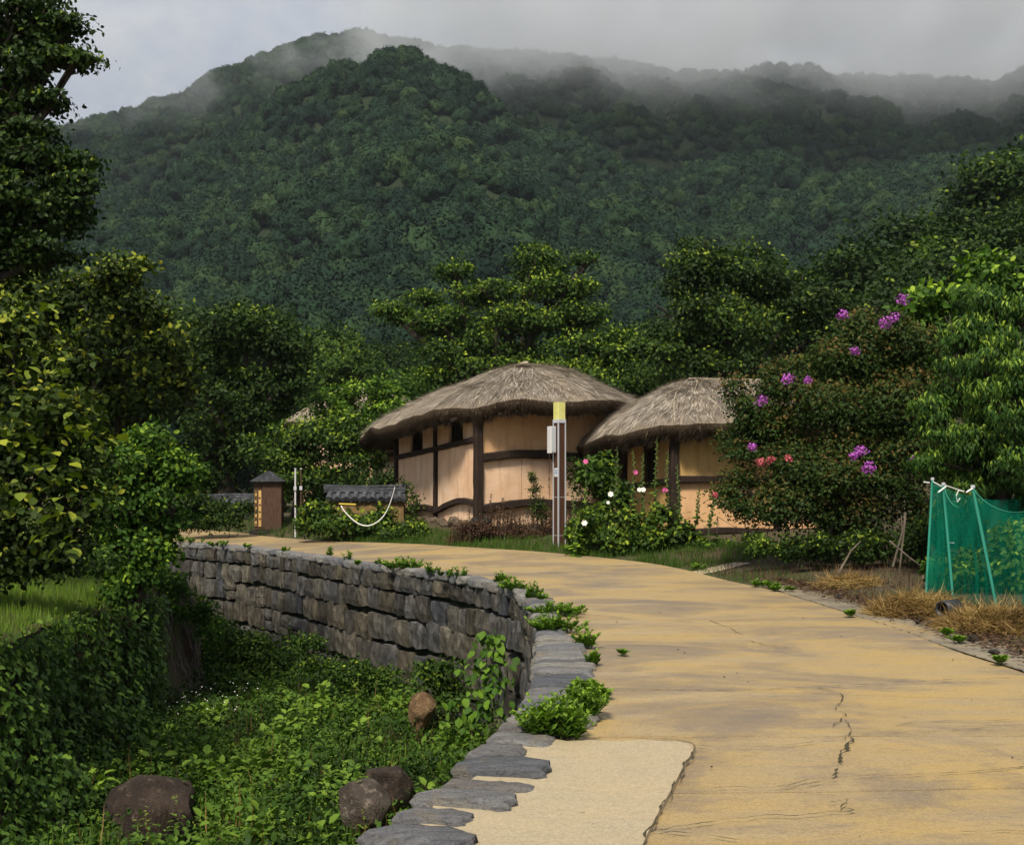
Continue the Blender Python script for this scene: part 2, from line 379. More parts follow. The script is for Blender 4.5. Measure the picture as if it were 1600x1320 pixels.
def m_net():
    t = NT('green_net'); d = t.n('ShaderNodeBsdfDiffuse'); d.inputs['Color'].default_value = (.008, .27, .16, 1)
    tl = t.n('ShaderNodeBsdfTranslucent'); tl.inputs['Color'].default_value = (.012, .32, .19, 1)
    a = t.n('ShaderNodeMixShader', i0=.4); t.l(d.outputs[0], a.inputs[1]); t.l(tl.outputs[0], a.inputs[2])
    tr = t.n('ShaderNodeBsdfTransparent'); n = t.noise(t.pos((1, 1, .35)), 5, 4)
    f = t.ramp(n, [(.3, (.20, .20, .20)), (.7, (.46, .46, .46))])
    b = t.n('ShaderNodeMixShader'); t.l(f, b.inputs[0]); t.l(tr.outputs[0], b.inputs[1]); t.l(a.outputs[0], b.inputs[2])
    t.l(b.outputs[0], t.out.inputs['Surface']); return t.m
M['net'] = m_net()
def flowermat(name, a, b):
    t = NT(name); return t.fin(t.ramp(t.attr('tint'), [(0, a), (1, b)]), .6, spec=.2)
M['purple'] = flowermat('purple_petals', (.22, .035, .26), (.55, .14, .58))
M['magenta'] = flowermat('magenta_petals', (.34, .03, .14), (.62, .13, .32))
M['coral'] = flowermat('coral_petals', (.34, .05, .07), (.62, .17, .19))
M['white_f'] = flowermat('white_petals', (.65, .62, .55), (.85, .83, .78))
M['yellow_f'] = flowermat('yellow_petals', (.6, .45, .05), (.8, .7, .2))

# ------------------------------------------------------------------ leaf geometry
def templ(kind):
    if kind == 'diamond':
        V = [(0, 0, 0), (-.3, .48, .06), (0, 1, -.05), (.3, .48, .06)]; F = [(0, 3, 2), (0, 2, 1)]
    elif kind == 'oval':
        V = [(0, 0, 0), (-.30, .30, .07), (.30, .30, .07), (-.25, .68, .03), (.25, .68, .03), (0, 1, -.14), (0, .32, -.01), (0, .68, -.05)]
        F = [(0, 6, 1), (0, 2, 6), (1, 6, 7), (1, 7, 3), (6, 2, 4), (6, 4, 7), (3, 7, 5), (7, 4, 5)]
    elif kind == 'long':
        V = [(0, 0, 0), (-.10, .33, .02), (.10, .33, .02), (-.08, .7, -.10), (.08, .7, -.10), (0, 1, -.34)]
        F = [(0, 2, 1), (1, 2, 4), (1, 4, 3), (3, 4, 5)]
    elif kind == 'blade':
        V = [(-.028, 0, 0), (.028, 0, 0), (-.02, .5, .05), (.02, .5, .05), (0, 1, .25)]
        F = [(0, 1, 3), (0, 3, 2), (2, 3, 4)]
    elif kind == 'palm':        # lobed ivy or vine leaf
        V = [(0, 0, 0), (-.42, .2, .04), (-.2, .42, 0), (-.3, .72, -.02), (0, 1, -.1), (.3, .72, -.02), (.2, .42, 0), (.42, .2, .04)]
        F = [(0, 2, 1), (0, 4, 2), (2, 4, 3), (0, 6, 4), (6, 5, 4), (0, 7, 6)]
    elif kind == 'quad':
        V = [(-.5, 0, 0), (.5, 0, 0), (.5, 1, 0), (-.5, 1, 0)]; F = [(0, 1, 2), (0, 2, 3)]
    return np.array(V, float), np.array(F, int)
def unit(a): return a/(np.linalg.norm(a, axis=-1, keepdims=True)+1e-9)
def rsph(n): return unit(rng.normal(size=(n, 3)))
def leaves(Pn, dirn, nrm, size, kind, tint, width=1.0):
    """arrays of leaves -> V, F, per face tint"""
    T, F = templ(kind); n = len(Pn)
    d = unit(dirn); s = unit(np.cross(d, nrm)); u = np.cross(s, d)
    size = np.asarray(size).reshape(-1, 1, 1)*np.ones((n, 1, 1))
    V = Pn[:, None, :] + size*(T[None, :, 0:1]*width*s[:, None, :] + T[None, :, 1:2]*d[:, None, :] + T[None, :, 2:3]*u[:, None, :])
    FF = F[None]+(np.arange(n)*len(T))[:, None, None]
    return V.reshape(-1, 3), FF.reshape(-1, 3), np.repeat(tint, len(F))
def cat(parts):
    V = []; F = []; A = []; n = 0
    for v, f, a in parts: V.append(v); F.append(f+n); A.append(a); n += len(v)
    return np.concatenate(V), np.concatenate(F), np.concatenate(A)
def leafobj(name, parts, mat, parent=None, world=True, **kw):
    V, F, A = cat(parts) if isinstance(parts, list) else parts
    return obj(name, V, F, mat, parent, local=not world, attr={'tint': ('FACE', A)}, **kw)

def crown_leaves(lobes, size, kind='diamond', layers=4.0, per=14, spread=3.2, young=.35, droop=.25, seed=1, gap=.15, width=1.0, shell=.55, flat=.0, stray_p=.2):
    """leaves in sprays near the surface of overlapping lobes. lobes: (centre, (rx, ry, rz))"""
    out = []
    ctr = np.array([l[0] for l in lobes], float); rad = np.array([l[1] for l in lobes], float)
    for i in range(len(lobes)):
        c, r = ctr[i], rad[i]; R_ = float(r.mean())
        # boughs: smaller rounded leaf masses that make up the lobe
        sub = float(np.clip(R_*.40, size*2.2, 1.6)); q = max(7, int(3.4*(R_/sub)**2))
        d0 = rsph(q); pc = c+d0*(r-sub*.45)*rng.uniform(.55, 1.08, q)[:, None]
        deep = np.zeros(q, bool)
        for j in range(len(lobes)):
            if j != i: deep |= (np.linalg.norm((pc-ctr[j])/rad[j], axis=1) < .55)
        keep = ~deep & (rng.random(q) > gap*.75); keep |= rng.random(q) < .15
        pc = pc[keep]; d0 = d0[keep]; q = len(pc)
        if q == 0: continue
        sr = sub*rng.uniform(.65, 1.25, q)
        nl = np.maximum(6, (layers*.62*pi*sr**2/(.26*size**2*width)).astype(int)); k = np.repeat(np.arange(q), nl); m = len(k)
        d = rsph(m); d[:, 2] = np.where((d[:, 2] < -.25) & (rng.random(m) < .65), -d[:, 2], d[:, 2])
        lump = 1+.30*fbm(d+pc[k], .9, seed+3, 2)
        rr = rng.random(m)**.33*.95+.10*rng.random(m)**3
        stray = rng.random(m) < stray_p; rr = np.where(stray, rng.uniform(1.0, 1.0+spread*.13, m), rr)
        pos = pc[k]+d*(sr[k]*rr*lump)[:, None]*np.array([1.12, 1.12, .80-flat])
        # shade leaves by how their bough faces: the blades lie roughly along its outline
        o2 = unit(d*.9+d0[k]*.5+np.array([0, 0, .25]))
        nm = unit(o2+rsph(m)*.42)
        ld = unit(rsph(m)*.8+d*.45+np.array([0, 0, .12-droop*1.5]))
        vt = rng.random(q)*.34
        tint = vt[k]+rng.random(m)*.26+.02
        tip = (rng.random(m) < young*np.clip(.15+d[:, 2]*.8+d0[k][:, 2]*.35, 0, .9)*(rr > .78))  # upward outer leaves tinted brighter: new growth plus sunlight put into the colour
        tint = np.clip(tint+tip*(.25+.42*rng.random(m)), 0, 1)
        out.append(leaves(pos, ld, nm, size*rng.uniform(.55, 1.25, m), kind, tint, width))
    return cat(out)

# ------------------------------------------------------------------ ground levels
WL = np.array([(-4.6, -8), (-3.4, -4), (-2.5, -1), (-1.9, .8), (-1.35, 2.2), (-.93, 3.3)]+[tuple(G(x, y)[:2]) for x, y in
     [(575, 1320), (620, 1290), (690, 1235), (740, 1190), (780, 1150), (820, 1108), (838, 1060), (841, 1000), (832, 960), (800, 926), (722, 906), (640, 894), (540, 880), (470, 869), (400, 859), (330, 853), (270, 849.5)]]
     +[(-11.0, 29.6), (-20, 39.5), (-40, 58)])
def smooth_line(p, step=.12):
    """resample a polyline evenly after Catmull-Rom smoothing"""
    q = []
    pp = np.vstack([2*p[0]-p[1], p, 2*p[-1]-p[-2]])
    for i in range(1, len(pp)-2):
        a, b, c, d = pp[i-1:i+3]
        for t in np.linspace(0, 1, 14, endpoint=False):
            q.append(.5*((2*b)+(-a+c)*t+(2*a-5*b+4*c-d)*t*t+(-a+3*b-3*c+d)*t**3))
    q.append(p[-1]); q = np.array(q)
    s = np.r_[0, np.cumsum(np.linalg.norm(np.diff(q, axis=0), axis=1))]
    m = np.arange(0, s[-1], step)
    return np.stack([np.interp(m, s, q[:, k]) for k in range(q.shape[1])], 1)
WS = smooth_line(WL, .1)
for _ in range(4): WS[1:-1] = (WS[:-2]+2*WS[1:-1]+WS[2:])/4
WT = unit(np.gradient(WS, axis=0)); WN = np.stack([-WT[:, 1], WT[:, 0]], 1)      # WN points to the gully side
WLEN = np.arange(len(WS))*.1
BL = np.array([(-5.3, -8), (-5.5, 5), (-5.55, 11.8), (-5.5, 16.4), (-5.85, 19.5), (-7.6, 22.0), (-11.6, 25.2), (-18.5, 32.5), (-34, 48)])
BS = smooth_line(BL, .2)
def sdist(p, line):
    """signed distance, positive on the left of the line's direction"""
    best = np.full(len(p), 1e9); sg = np.ones(len(p))
    a = line[:-1]; b = line[1:]
    for i in range(len(a)):
        ab = b[i]-a[i]; t = np.clip(((p-a[i])@ab)/(ab@ab), 0, 1); q = a[i]+t[:, None]*ab
        v = p-q; d = np.hypot(v[:, 0], v[:, 1]); cr = ab[0]*v[:, 1]-ab[1]*v[:, 0]
        m = d < best; best[m] = d[m]; sg[m] = np.sign(cr[m])+(cr[m] == 0)
    return best*sg
WSs = WS[::6]; BSs = BS[::4]
def G2(px, py, z=.13):
    return G(px, py, z)
RP = [((-2.0, -6), (3.1, -6)), ((-1.1, 1.0), (3.25, 1.0)), (G(600, 1320), (3.5, 4.3)), (G(841, 1060), (3.72, 7.3)), (G(845, 1000), G(1560, 1028)), (G(835, 958), G(1400, 973)),
      (G(800, 925), G(1200, 922)), (G(722, 906), G(1060, 888, .04)), (G(640, 894), G2(940, 872, .09)), (G(540, 880), G2(780, 859.5)), (G(400, 859), G2(600, 849)), (G(270, 850), G2(440, 838, .15)),
      ((-11.0, 29.6), (-10.2, 33.6)), ((-20, 39.5), (-18.5, 43.5)), ((-40, 58), (-38, 62.5))]
RLp = smooth_line(np.array([tuple(a[:2])+tuple(b[:2]) for a, b in RP]), .25)
REDGE = RLp[:, 2:4][::3]
def z_road(p, dw=None):
    dw = sdist(p, WSs) if dw is None else dw
    return .15*sst(p[:, 1], 16.5, 22.5)*np.clip((-dw-.3)/2.6, 0, 1)

def z_hill(x, y):
    """height of everything beyond the village"""
    u = x/np.maximum(y, 1)
    D = y
    px = 800+1700*u
    def sil(pts, at): 
        a = np.array(pts, float); return (HOR-np.interp(px, a[:, 0], a[:, 1]))/1700*at
    back = sil([(-900, 330), (-300, 270), (100, 226), (200, 205), (300, 172), (335, 138), (400, 118), (480, 84), (560, 68), (640, 84), (690, 98), (800, 103), (900, 106), (1000, 116), (1050, 132), (1200, 140), (1350, 142), (1450, 160), (1550, 172), (1600, 158), (2000, 120), (2600, 200)], 640)
    zb = back*(.30*np.clip((D-200)/440, 0, 1)+.70*sst(D, 330, 640))
    zb = np.where(D > 640, back*(1-.35*sst(D, 640, 1100)), zb)
    front = sil([(-900, 560), (0, 470), (100, 415), (180, 355), (300, 290), (420, 226), (520, 182), (590, 148), (635, 130), (680, 146), (750, 180), (860, 228), (950, 285), (1060, 315), (1200, 290), (1400, 285), (1600, 300), (2600, 300)], 450)
    front = front
    s = np.clip((D-110)/(340), 0, 1)
    zf = front*(s**1.25)
    zf = np.where(D > 450, front*(1-.25*sst(D, 450, 640)), zf)
    k = 9.0
    z = np.logaddexp(zb/k, zf/k)*k-k*.693*(1-sst(D, 60, 200))
    p = np.stack([x, y], 1)
    amp = sst(D, 130, 300)
    z = z+amp*(12*fbm(p, 150, 3, 3)+8*np.abs(fbm(p, 80, 9, 2)))*np.where((D > 600), .3, 1)*(1-.6*sst(D, 520, 640))
    z = z+10.5*sst(u, .27, .5)*sst(D, 34, 72)*(1-.0*D)
    z = z+5*sst(-u, .25, .5)*sst(D, 45, 90)
    return np.maximum(z, 0)
def z_ground(x, y):
    x = np.atleast_1d(np.asarray(x, float)); y = np.atleast_1d(np.asarray(y, float)); p = np.stack([x, y], 1)
    n = fbm(p, 5.0, 5, 3)
    z = np.full(len(x), -.03)
    near = (np.abs(x) < 62) & (y < 72)
    dR = np.zeros(len(x)); dW = np.full(len(x), -50.); dB = np.full(len(x), -50.)
    if near.any():
        dR[near] = -sdist(p[near], REDGE); dW[near] = sdist(p[near], WSs); dB[near] = -sdist(p[near], BSs)
    dR[~near] = 10
    rise = np.clip(dR, 0, 99)
    z[near] += z_road(p[near], dW[near])
    z[~near] += .15
    z = z + (.20*sst(rise, .05, 2.0) + .10*sst(rise, 2, 6))*(1+.25*n)
    z = z + .25*sst(y, 20, 27)*sst(rise, 0, 2.0)
    far = z_hill(x, y); z = z + far + .012*np.clip(y-34, 0, 60)*sst(rise, 1, 6)
    g = sst(dW, -.42, -.24)                       # gully side of the retaining wall
    bank = -.36+.08*n+.16*sst(-dB, .2, 2.5)+.035*np.clip(y-13, 0, 8)
    zb = bank+(-2.32+.12*n-bank)*sst(dB, -.35, .55)
    z = z*(1-g)+zb*g
    return z
def zg(x, y): return float(z_ground(x, y)[0])

xs = np.concatenate([np.arange(-60, -16, 2.0), np.arange(-16, 6, .2), np.arange(6, 16, .5), np.arange(16, 61, 2.0)])
ys = np.concatenate([np.arange(-12, 2, 1.0), np.arange(2, 34, .22), np.arange(34, 70.1, 1.2)])
X, Y = np.meshgrid(xs, ys); Zt = z_ground(X.ravel(), Y.ravel())
V = np.stack([X.ravel(), Y.ravel(), Zt], 1); nx, ny = len(xs), len(ys)
ii = (np.arange(ny-1)[:, None]*nx+np.arange(nx-1)[None]).ravel()
F = np.stack([ii, ii+1, ii+1+nx, ii+nx], 1)
g = obj('ground', V, F, M['ground'], smooth=True); g['kind'] = 'structure'
# the mountain: a fan-shaped sheet from the edge of the village to behind the ridge
us = np.linspace(-1.15, 1.15, 300); Ds = np.concatenate([np.linspace(64, 200, 40), np.linspace(204, 760, 130), np.linspace(780, 2200, 20)])
U, DD = np.meshgrid(us, Ds); X = U*DD; Y = DD
Zm = z_ground(X.ravel(), Y.ravel())-.25
V = np.stack([X.ravel(), Y.ravel(), Zm], 1); nx, ny = len(us), len(Ds)
ii = (np.arange(ny-1)[:, None]*nx+np.arange(nx-1)[None]).ravel()
g = obj('mountain', V, np.stack([ii, ii+1, ii+1+nx, ii+nx], 1), M['hill'], smooth=True); g['kind'] = 'structure'
k = 2100
g = obj('plain', [(-k, -k, -3), (k, -k, -3), (k, k, -3), (-k, k, -3)], [(0, 1, 2, 3)], M['hill']); g['kind'] = 'structure'

# ------------------------------------------------------------------ road: slabs of concrete between joints
road = bpy.data.objects.new('road', None); C.objects.link(road); road['kind'] = 'structure'
nst = len(RLp)
sY = RLp[:, 1]
cuts_left_y = [-6, 1.0, 3.2, 4.75, 5.95, 7.35, 9.6, 12.6, 14.6, 16.6, 19.2, 22.6, 26.4, 31, 38, 99]
def slab(i0, i1, name='concrete_slab'):
    rows = RLp[i0:i1+1].copy(); n = len(rows); nc = 15
    V = []; 
    for r in range(n):
        a = rows[r, :2].copy(); b = rows[r, 2:].copy(); d = unit(b-a)
        # the inner edge follows the coping, wandering a little
        j = np.argmin(((WS-a)**2).sum(1)); a = WS[j]-WN[j]*.07
        for c in range(nc):
            f = c/(nc-1); q = a*(1-f)+b*f
            V.append((q[0], q[1], 0))
    V = np.array(V)
    V[:nc, 1] += .007; V[-nc:, 1] -= .007
    jit = fbm(V[:, :2], .7, 4, 3)*.02
    V[:nc, 1] += jit[:nc]; V[-nc:, 1] += jit[-nc:]
    V[:, 2] = .012+fbm(V[:, :2], 4.5, 2, 2)*.008+z_road(V[:, :2])
    top = n*nc; W2 = V.copy(); W2[:, 2] -= .10
    F = [(r*nc+c, r*nc+c+1, (r+1)*nc+c+1, (r+1)*nc+c) for r in range(n-1) for c in range(nc-1)]
    ring = [c for c in range(nc)]+[r*nc+nc-1 for r in range(1, n)]+[(n-1)*nc+c for c in range(nc-2, -1, -1)]+[r*nc for r in range(n-2, 0, -1)]
    F += [(ring[k], ring[k]+top, ring[(k+1) % len(ring)]+top, ring[(k+1) % len(ring)]) for k in range(len(ring))]
    return obj(name, np.vstack([V, W2]), F, M['road'], road)
idx = [int(np.argmin(abs(sY-c))) for c in cuts_left_y[:-1]]+[nst-1]
for a, b in zip(idx[:-1], idx[1:]):
    if b > a: slab(a, b)

# pale repair patch beside the coping
pt = [G(x, y)[:2] for x, y in [(1000, 1340), (1015, 1306), (1035, 1268), (1055, 1232), (1068, 1205), (1078, 1190), (1083, 1181), (1082, 1175), (1076, 1170), (1062, 1167), (1040, 1166), (1000, 1164), (960, 1166), (920, 1164), (885, 1166)]]
lf = []
for yy in np.arange(6.0, 2.6, -.15):
    j = np.argmin(abs(WS[:, 1]-yy)); q = WS[j]-WN[j]*(.09+.03*sin(yy*9)); lf.append(q)
poly = pt+lf+[np.array([.6, 2.7]), np.array([.45, 3.6])]
poly = np.array(poly); n = len(poly)
V = np.vstack([np.c_[poly, np.full(n, .030)], np.c_[poly, np.full(n, -.02)]])
patch = obj('concrete_patch', V, [tuple(range(n))[::-1]]+[(i, (i+1) % n, n+(i+1) % n, n+i) for i in range(n)], M['patch']); patch['kind'] = 'structure'
# dirty rim of the patch
def ribbon(pts, wd, z=.020, seed=0, jag=.6):
    pts = np.array(pts, float)[:, :2]; s = smooth_line(pts, .022) if len(pts) > 2 else np.stack([np.linspace(pts[0][k], pts[-1][k], 60) for k in (0, 1)], 1)
    N_ = unit(np.gradient(s, axis=0)); N_ = np.stack([-N_[:, 1], N_[:, 0]], 1)
    off = fbm(s, .22, seed, 4)*(.010+wd*jag*.8); ww = wd*(.42+.58*fbm(s, .13, seed+3, 3)); ww = np.clip(ww, 0.0006, None)
    ww[0] = ww[-1] = wd*.05
    a = s+N_*(off+ww)[:, None]; b = s+N_*(off-ww)[:, None]; n = len(s)
    zz = .014+fbm(s, 4.5, 2, 2)*.008+.004+z_road(s)
    zz = np.maximum(zz, z)
    V = np.vstack([np.c_[a, zz], np.c_[b, zz]])
    return V, [(i, i+1, n+i+1, n+i) for i in range(n-1)]
def crack(pxs, wd=.008, seed=0, z=.024, jag=.9, name='crack'):
    V, F = ribbon([G(x, y)[:2] for x, y in pxs], wd*.62, z, seed, jag); return obj(name, V, F, M['crack'], road)
crack([(1000, 1345), (1016, 1306), (1036, 1268), (1056, 1232), (1073, 1200), (1085, 1180), (1080, 1169), (1040, 1164), (980, 1162), (900, 1164)], .011, 1, .033, .3)
crack([(1280, 1078), (1318, 1092), (1305, 1112), (1322, 1122), (1300, 1140)], .009, 2)
crack([(1330, 1158), (1318, 1185), (1308, 1205), (1302, 1222)], .022, 3)
crack([(1325, 1130), (1330, 1148), (1315, 1165)], .008, 6)
crack([(1302, 1220), (1250, 1228), (1215, 1238)], .008, 4)
crack([(1295, 1262), (1325, 1256), (1312, 1270), (1330, 1273), (1260, 1280), (1180, 1283), (1110, 1292), (1020, 1306)], .010, 5)
crack([(1020, 1308), (1100, 1311), (1170, 1322)], .009, 7)
crack([(1085, 1170), (1150, 1173), (1220, 1171), (1300, 1160), (1350, 1152), (1470, 1148), (1560, 1140)], .007, 8)
crack([(1080, 1238), (1150, 1237), (1240, 1235), (1330, 1220), (1460, 1216), (1620, 1203)], .008, 9)
crack([(1400, 1140), (1430, 1134), (1520, 1131), (1640, 1131)], .007, 10)
crack([(930, 1084), (1060, 1083), (1180, 1082), (1330, 1075), (1480, 1067), (1610, 1064)], .010, 11)
crack([(1500, 1308), (1570, 1307), (1620, 1309)], .007, 12)
crack([(1110, 972), (1140, 985), (1160, 996)], .012, 13); crack([(1170, 1003), (1200, 1012), (1260, 1018)], .009, 14)
crack([(905, 927), (1020, 926), (1160, 930)], .009, 15); crack([(950, 994), (1110, 997), (1240, 992)], .008, 16)
edge_px = [(1195, 918), (1235, 931), (1320, 958), (1400, 985), (1500, 1020), (1600, 1052), (1700, 1090)]
crack(edge_px, .011, 17, .024, .8)
# grey strip of concrete outside the crack on the far side
sl = smooth_line(np.array([G(x, y)[:2] for x, y in edge_px]), .2)
so = smooth_line(np.array([G(x, y)[:2] for x, y in [(1215, 908), (1262, 922), (1345, 944), (1430, 969), (1530, 1002), (1640, 1038), (1760, 1075)]]), .2)
m_ = 120
A = np.stack([np.interp(np.linspace(0, 1, m_), np.linspace(0, 1, len(sl)), sl[:, k]) for k in (0, 1)], 1)
B = np.stack([np.interp(np.linspace(0, 1, m_), np.linspace(0, 1, len(so)), so[:, k]) for k in (0, 1)], 1)
B += fbm(B, .5, 8, 3)[:, None]*.12
V = np.vstack([np.c_[A, np.full(m_, .016)], np.c_[B, np.full(m_, .022)], np.c_[B, np.full(m_, -.1)]])
strip = obj('concrete_strip', V, [(i, m_+i, m_+i+1, i+1) for i in range(m_-1)]+[(m_+i, 2*m_+i, 2*m_+i+1, m_+i+1) for i in range(m_-1)], M['strip']); strip['kind'] = 'structure'
# short pale gravel path branching to the second house
pa = smooth_line(np.array([G(x, y, .12)[:2] for x, y in [(1050, 886), (1090, 883), (1130, 880), (1165, 878)]]), .15)
pn_ = unit(np.gradient(pa, axis=0)); pn_ = np.stack([-pn_[:, 1], pn_[:, 0]], 1); V = []
for f in np.linspace(-.2, .2, 6):
    q = pa+pn_*f; V.append(np.c_[q, z_ground(q[:, 0], q[:, 1])+.014])
m_ = len(pa); V = np.concatenate(V)
sp = obj('gravel_path', V, [(r*m_+i, r*m_+i+1, (r+1)*m_+i+1, (r+1)*m_+i) for r in range(5) for i in range(m_-1)], M['patch'], smooth=True); sp['kind'] = 'structure'

# ------------------------------------------------------------------ stones
def block_mesh(name, seed, mat, sub=1, rough=.06, rnd=.16, smooth=False):
    import bmesh
    bm = bmesh.new(); bmesh.ops.create_cube(bm, size=1.0); bmesh.ops.subdivide_edges(bm, edges=bm.edges[:], cuts=sub, use_grid_fill=True)
    me = bpy.data.meshes.new(name); bm.to_mesh(me); bm.free()
    co = np.array([v.co[:] for v in me.vertices])
    ext = (np.abs(co) > .499).sum(1)
    co = co*(1-rnd*np.clip(ext-1, 0, 2)[:, None]*.5)
    nrm = unit(co); co += nrm*(fbm(co*1.0, .9, seed, 2)*rough)[:, None]
    co += np.random.default_rng(seed).normal(size=co.shape)*rough*.35
    for v, c in zip(me.vertices, co): v.co = c
    me.materials.append(mat)
    if smooth: me.polygons.foreach_set('use_smooth', np.ones(len(me.polygons), bool))
    return me
blocks = [block_mesh('wall_stone', 20+i, M['stone'], 2, .045, .10) for i in range(14)]

wall = thing('retaining_wall', 'long curving dry stone wall of dark squared blocks holding up the lane above the gully', 'stone wall', (WS[150][0], WS[150][1], -2.3))
def wpt(s): 
    i = np.clip(s/.1, 0, len(WS)-1.001); k = int(i); f = i-k
    return WS[k]*(1-f)+WS[k+1]*f, WT[k], WN[k]
s_of_y = lambda y, lo=0: WLEN[lo+int(np.argmin(abs(WS[lo:, 1]-y)))]
# backing earth of the wall, a thick strip behind the stones
V = []; F = []
st_ = np.arange(10, len(WS)-150, 3)
for i in st_:
    a = WS[i]-WN[i]*.13; b = WS[i]-WN[i]*.34
    V += [(a[0], a[1], -.06), (a[0], a[1], -2.6), (b[0], b[1], -.03), (b[0], b[1], -2.6)]
for k in range(len(st_)-1): a = 4*k; F += [(a, a+1, a+5, a+4), (a+2, a, a+4, a+6), (a+3, a+2, a+6, a+7)]
obj('backing', V, F, M['under'], wall, local=False)
courses = [(.30, .28, .52), (.42, .30, .58), (.47, .32, .62), (.50, .36, .66), (.46, .4, .7), (.4, .4, .8)]
s_a, s_b = s_of_y(9.2), s_of_y(30.5)
cnt = 0; stuffV = []
z0 = -.05
iw = wall.matrix_basis.inverted()
for ci, (h, w0, w1) in enumerate(courses):
    s = s_a-2.0+rng.random()*.3
    while s < s_b:
        wd = rng.uniform(w0, w1)
        c, t, nn = wpt(s+wd/2)
        hh = h*rng.uniform(.92, 1.02); wob = .022*sin(s*3.1+ci*1.7)+.03*sin(s*1.1+ci*2.3)
        zc = z0-h/2+wob*(ci > 0)+rng.uniform(-.012, .012)
        split = ci > 1 and rng.random() < .12
        hs_ = [(zc+hh*.26, hh*.5), (zc-hh*.25, hh*.47)] if split else [(zc, hh)]
        for zz, h2 in hs_:
            cc = c-nn*(.19-rng.uniform(-.015, .03))
            o = link('stone', blocks[rng.integers(14)], wall, scale=(wd*.95, .42, h2*.965))
            o.location = iw@Vector((cc[0], cc[1], zz))
            o.rotation_euler = (rng.uniform(-.06, .06)+pi*(rng.random() < .5), rng.uniform(-.06, .06), math.atan2(t[1], t[0])+rng.uniform(-.03, .03))
            cnt += 1
        s += wd+.008
    z0 -= h+.002
# near the camera only the coping shows; the blocks below it are one part
mb = MB(); z0 = -.05
for ci, (h, w0, w1) in enumerate(courses):
    s = 3.0
    while s < s_a-2.0:
        wd = rng.uniform(w0, w1); c, t, nn = wpt(s+wd/2); cc = c-nn*.17
        mb.box((cc[0], cc[1], z0-h/2), (wd-.02, .36, h-.015), math.atan2(t[1], t[0]), ch=.03); s += wd
    z0 -= h
o = mb.build('lower_stones', M['stone'], wall, world=True); o['kind'] = 'stuff'

# coping stones: slabs laid across the edge
cop = []
s = s_of_y(2.6)
copm = [block_mesh('coping_stone', 60+i, M['coping'], 4, .055, .17, True) for i in range(10)]
while s < s_b:
    c, t, nn = wpt(s)
    wd = rng.uniform(.17, .30) if c[1] < 11 else rng.uniform(.28, .48)
    if c[1] < 6.0: wd = rng.uniform(.21, .31)
    c, t, nn = wpt(s+wd/2)
    ln = rng.uniform(.32, .50) if c[1] < 9.5 else rng.uniform(.22, .34)
    if c[1] < 6.3: ln = rng.uniform(.26, .48)
    off = ln/2-rng.uniform(-.02, .03)
    cc = c-nn*off
    gapw = .075 if c[1] < 6.3 else .035
    o = link('coping_stone', copm[rng.integers(10)], wall, scale=(ln*1.06, (wd-gapw)*1.04, .13+rng.uniform(0, .03)))
    o.location = iw@Vector((cc[0], cc[1], -.022+rng.uniform(-.010, .018)))
    o.rotation_euler = (rng.uniform(-.06, .06), rng.uniform(-.05, .05), math.atan2(nn[1], nn[0])+rng.uniform(-.16, .16))
    s += wd

# ------------------------------------------------------------------ ivy-grown bank wall on the left
bank = thing('bank_wall', 'old bank wall thickly grown with dark ivy at the left side of the gully', 'ivy wall', (-5.5, 12, -2.3))
nb = 90; ks = np.linspace(0, len(BS)-1, nb).astype(int); rows = 9
bt = unit(np.gradient(BS, axis=0)); bn = np.stack([bt[:, 1], -bt[:, 0]], 1)      # to the gully
sel = np.where((BS[:, 1] > 3) & (BS[:, 1] < 30))[0]
V = []; F = []
def bank_pt(i, f, extra=0.0):
    """f 0 top .. 1 bottom on the bank face"""
    b = BS[i]; n_ = bn[i]; bulge = .95*(1-sst(b[1], 11, 17))
    off = -.05+f*(.28+bulge*f)+.10*np.sin(b[1]*1.7+f*3)
    return np.array([b[0]+n_[0]*(off+extra), b[1]+n_[1]*(off+extra), -.30-2.15*f])
for i in sel:
    for r in range(rows): V.append(bank_pt(i, r/(rows-1)))
ns = len(sel)
V = np.array(V); V += np.c_[fbm(V, .6, 1, 3), fbm(V, .5, 2, 3), fbm(V, .7, 3, 3)*.6]*.055
F = [(i*rows+r, i*rows+r+1, (i+1)*rows+r+1, (i+1)*rows+r) for i in range(ns-1) for r in range(rows-1)]
M['bankface'] = m_boulder('rough_brown_bank', (.022, .014, .010), (.055, .034, .024), (.10, .066, .046))
obj('wall_face', V, F, M['bankface'], bank, local=False, smooth=True)
# ivy
n = 26000
iy = BS[sel][:, 1]
cand = sel[(iy < 16.7)]
ii = rng.choice(cand, n); f = rng.random(n)**.8*1.0
pts = np.array([bank_pt(i, a) for i, a in zip(ii, f)])
pts[:, 1] += rng.uniform(-.1, .1, n)
N3 = np.c_[bn[ii], np.full(n, .35)]
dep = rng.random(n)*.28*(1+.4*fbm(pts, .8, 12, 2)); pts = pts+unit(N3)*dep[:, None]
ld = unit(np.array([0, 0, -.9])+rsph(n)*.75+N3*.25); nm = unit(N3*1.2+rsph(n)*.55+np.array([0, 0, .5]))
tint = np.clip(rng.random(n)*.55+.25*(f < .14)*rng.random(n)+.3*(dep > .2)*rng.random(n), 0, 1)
o = leafobj('ivy', leaves(pts, ld, nm, rng.uniform(.055, .115, n), 'palm', tint), M['leaf_ivy'], bank); o['kind'] = 'stuff'
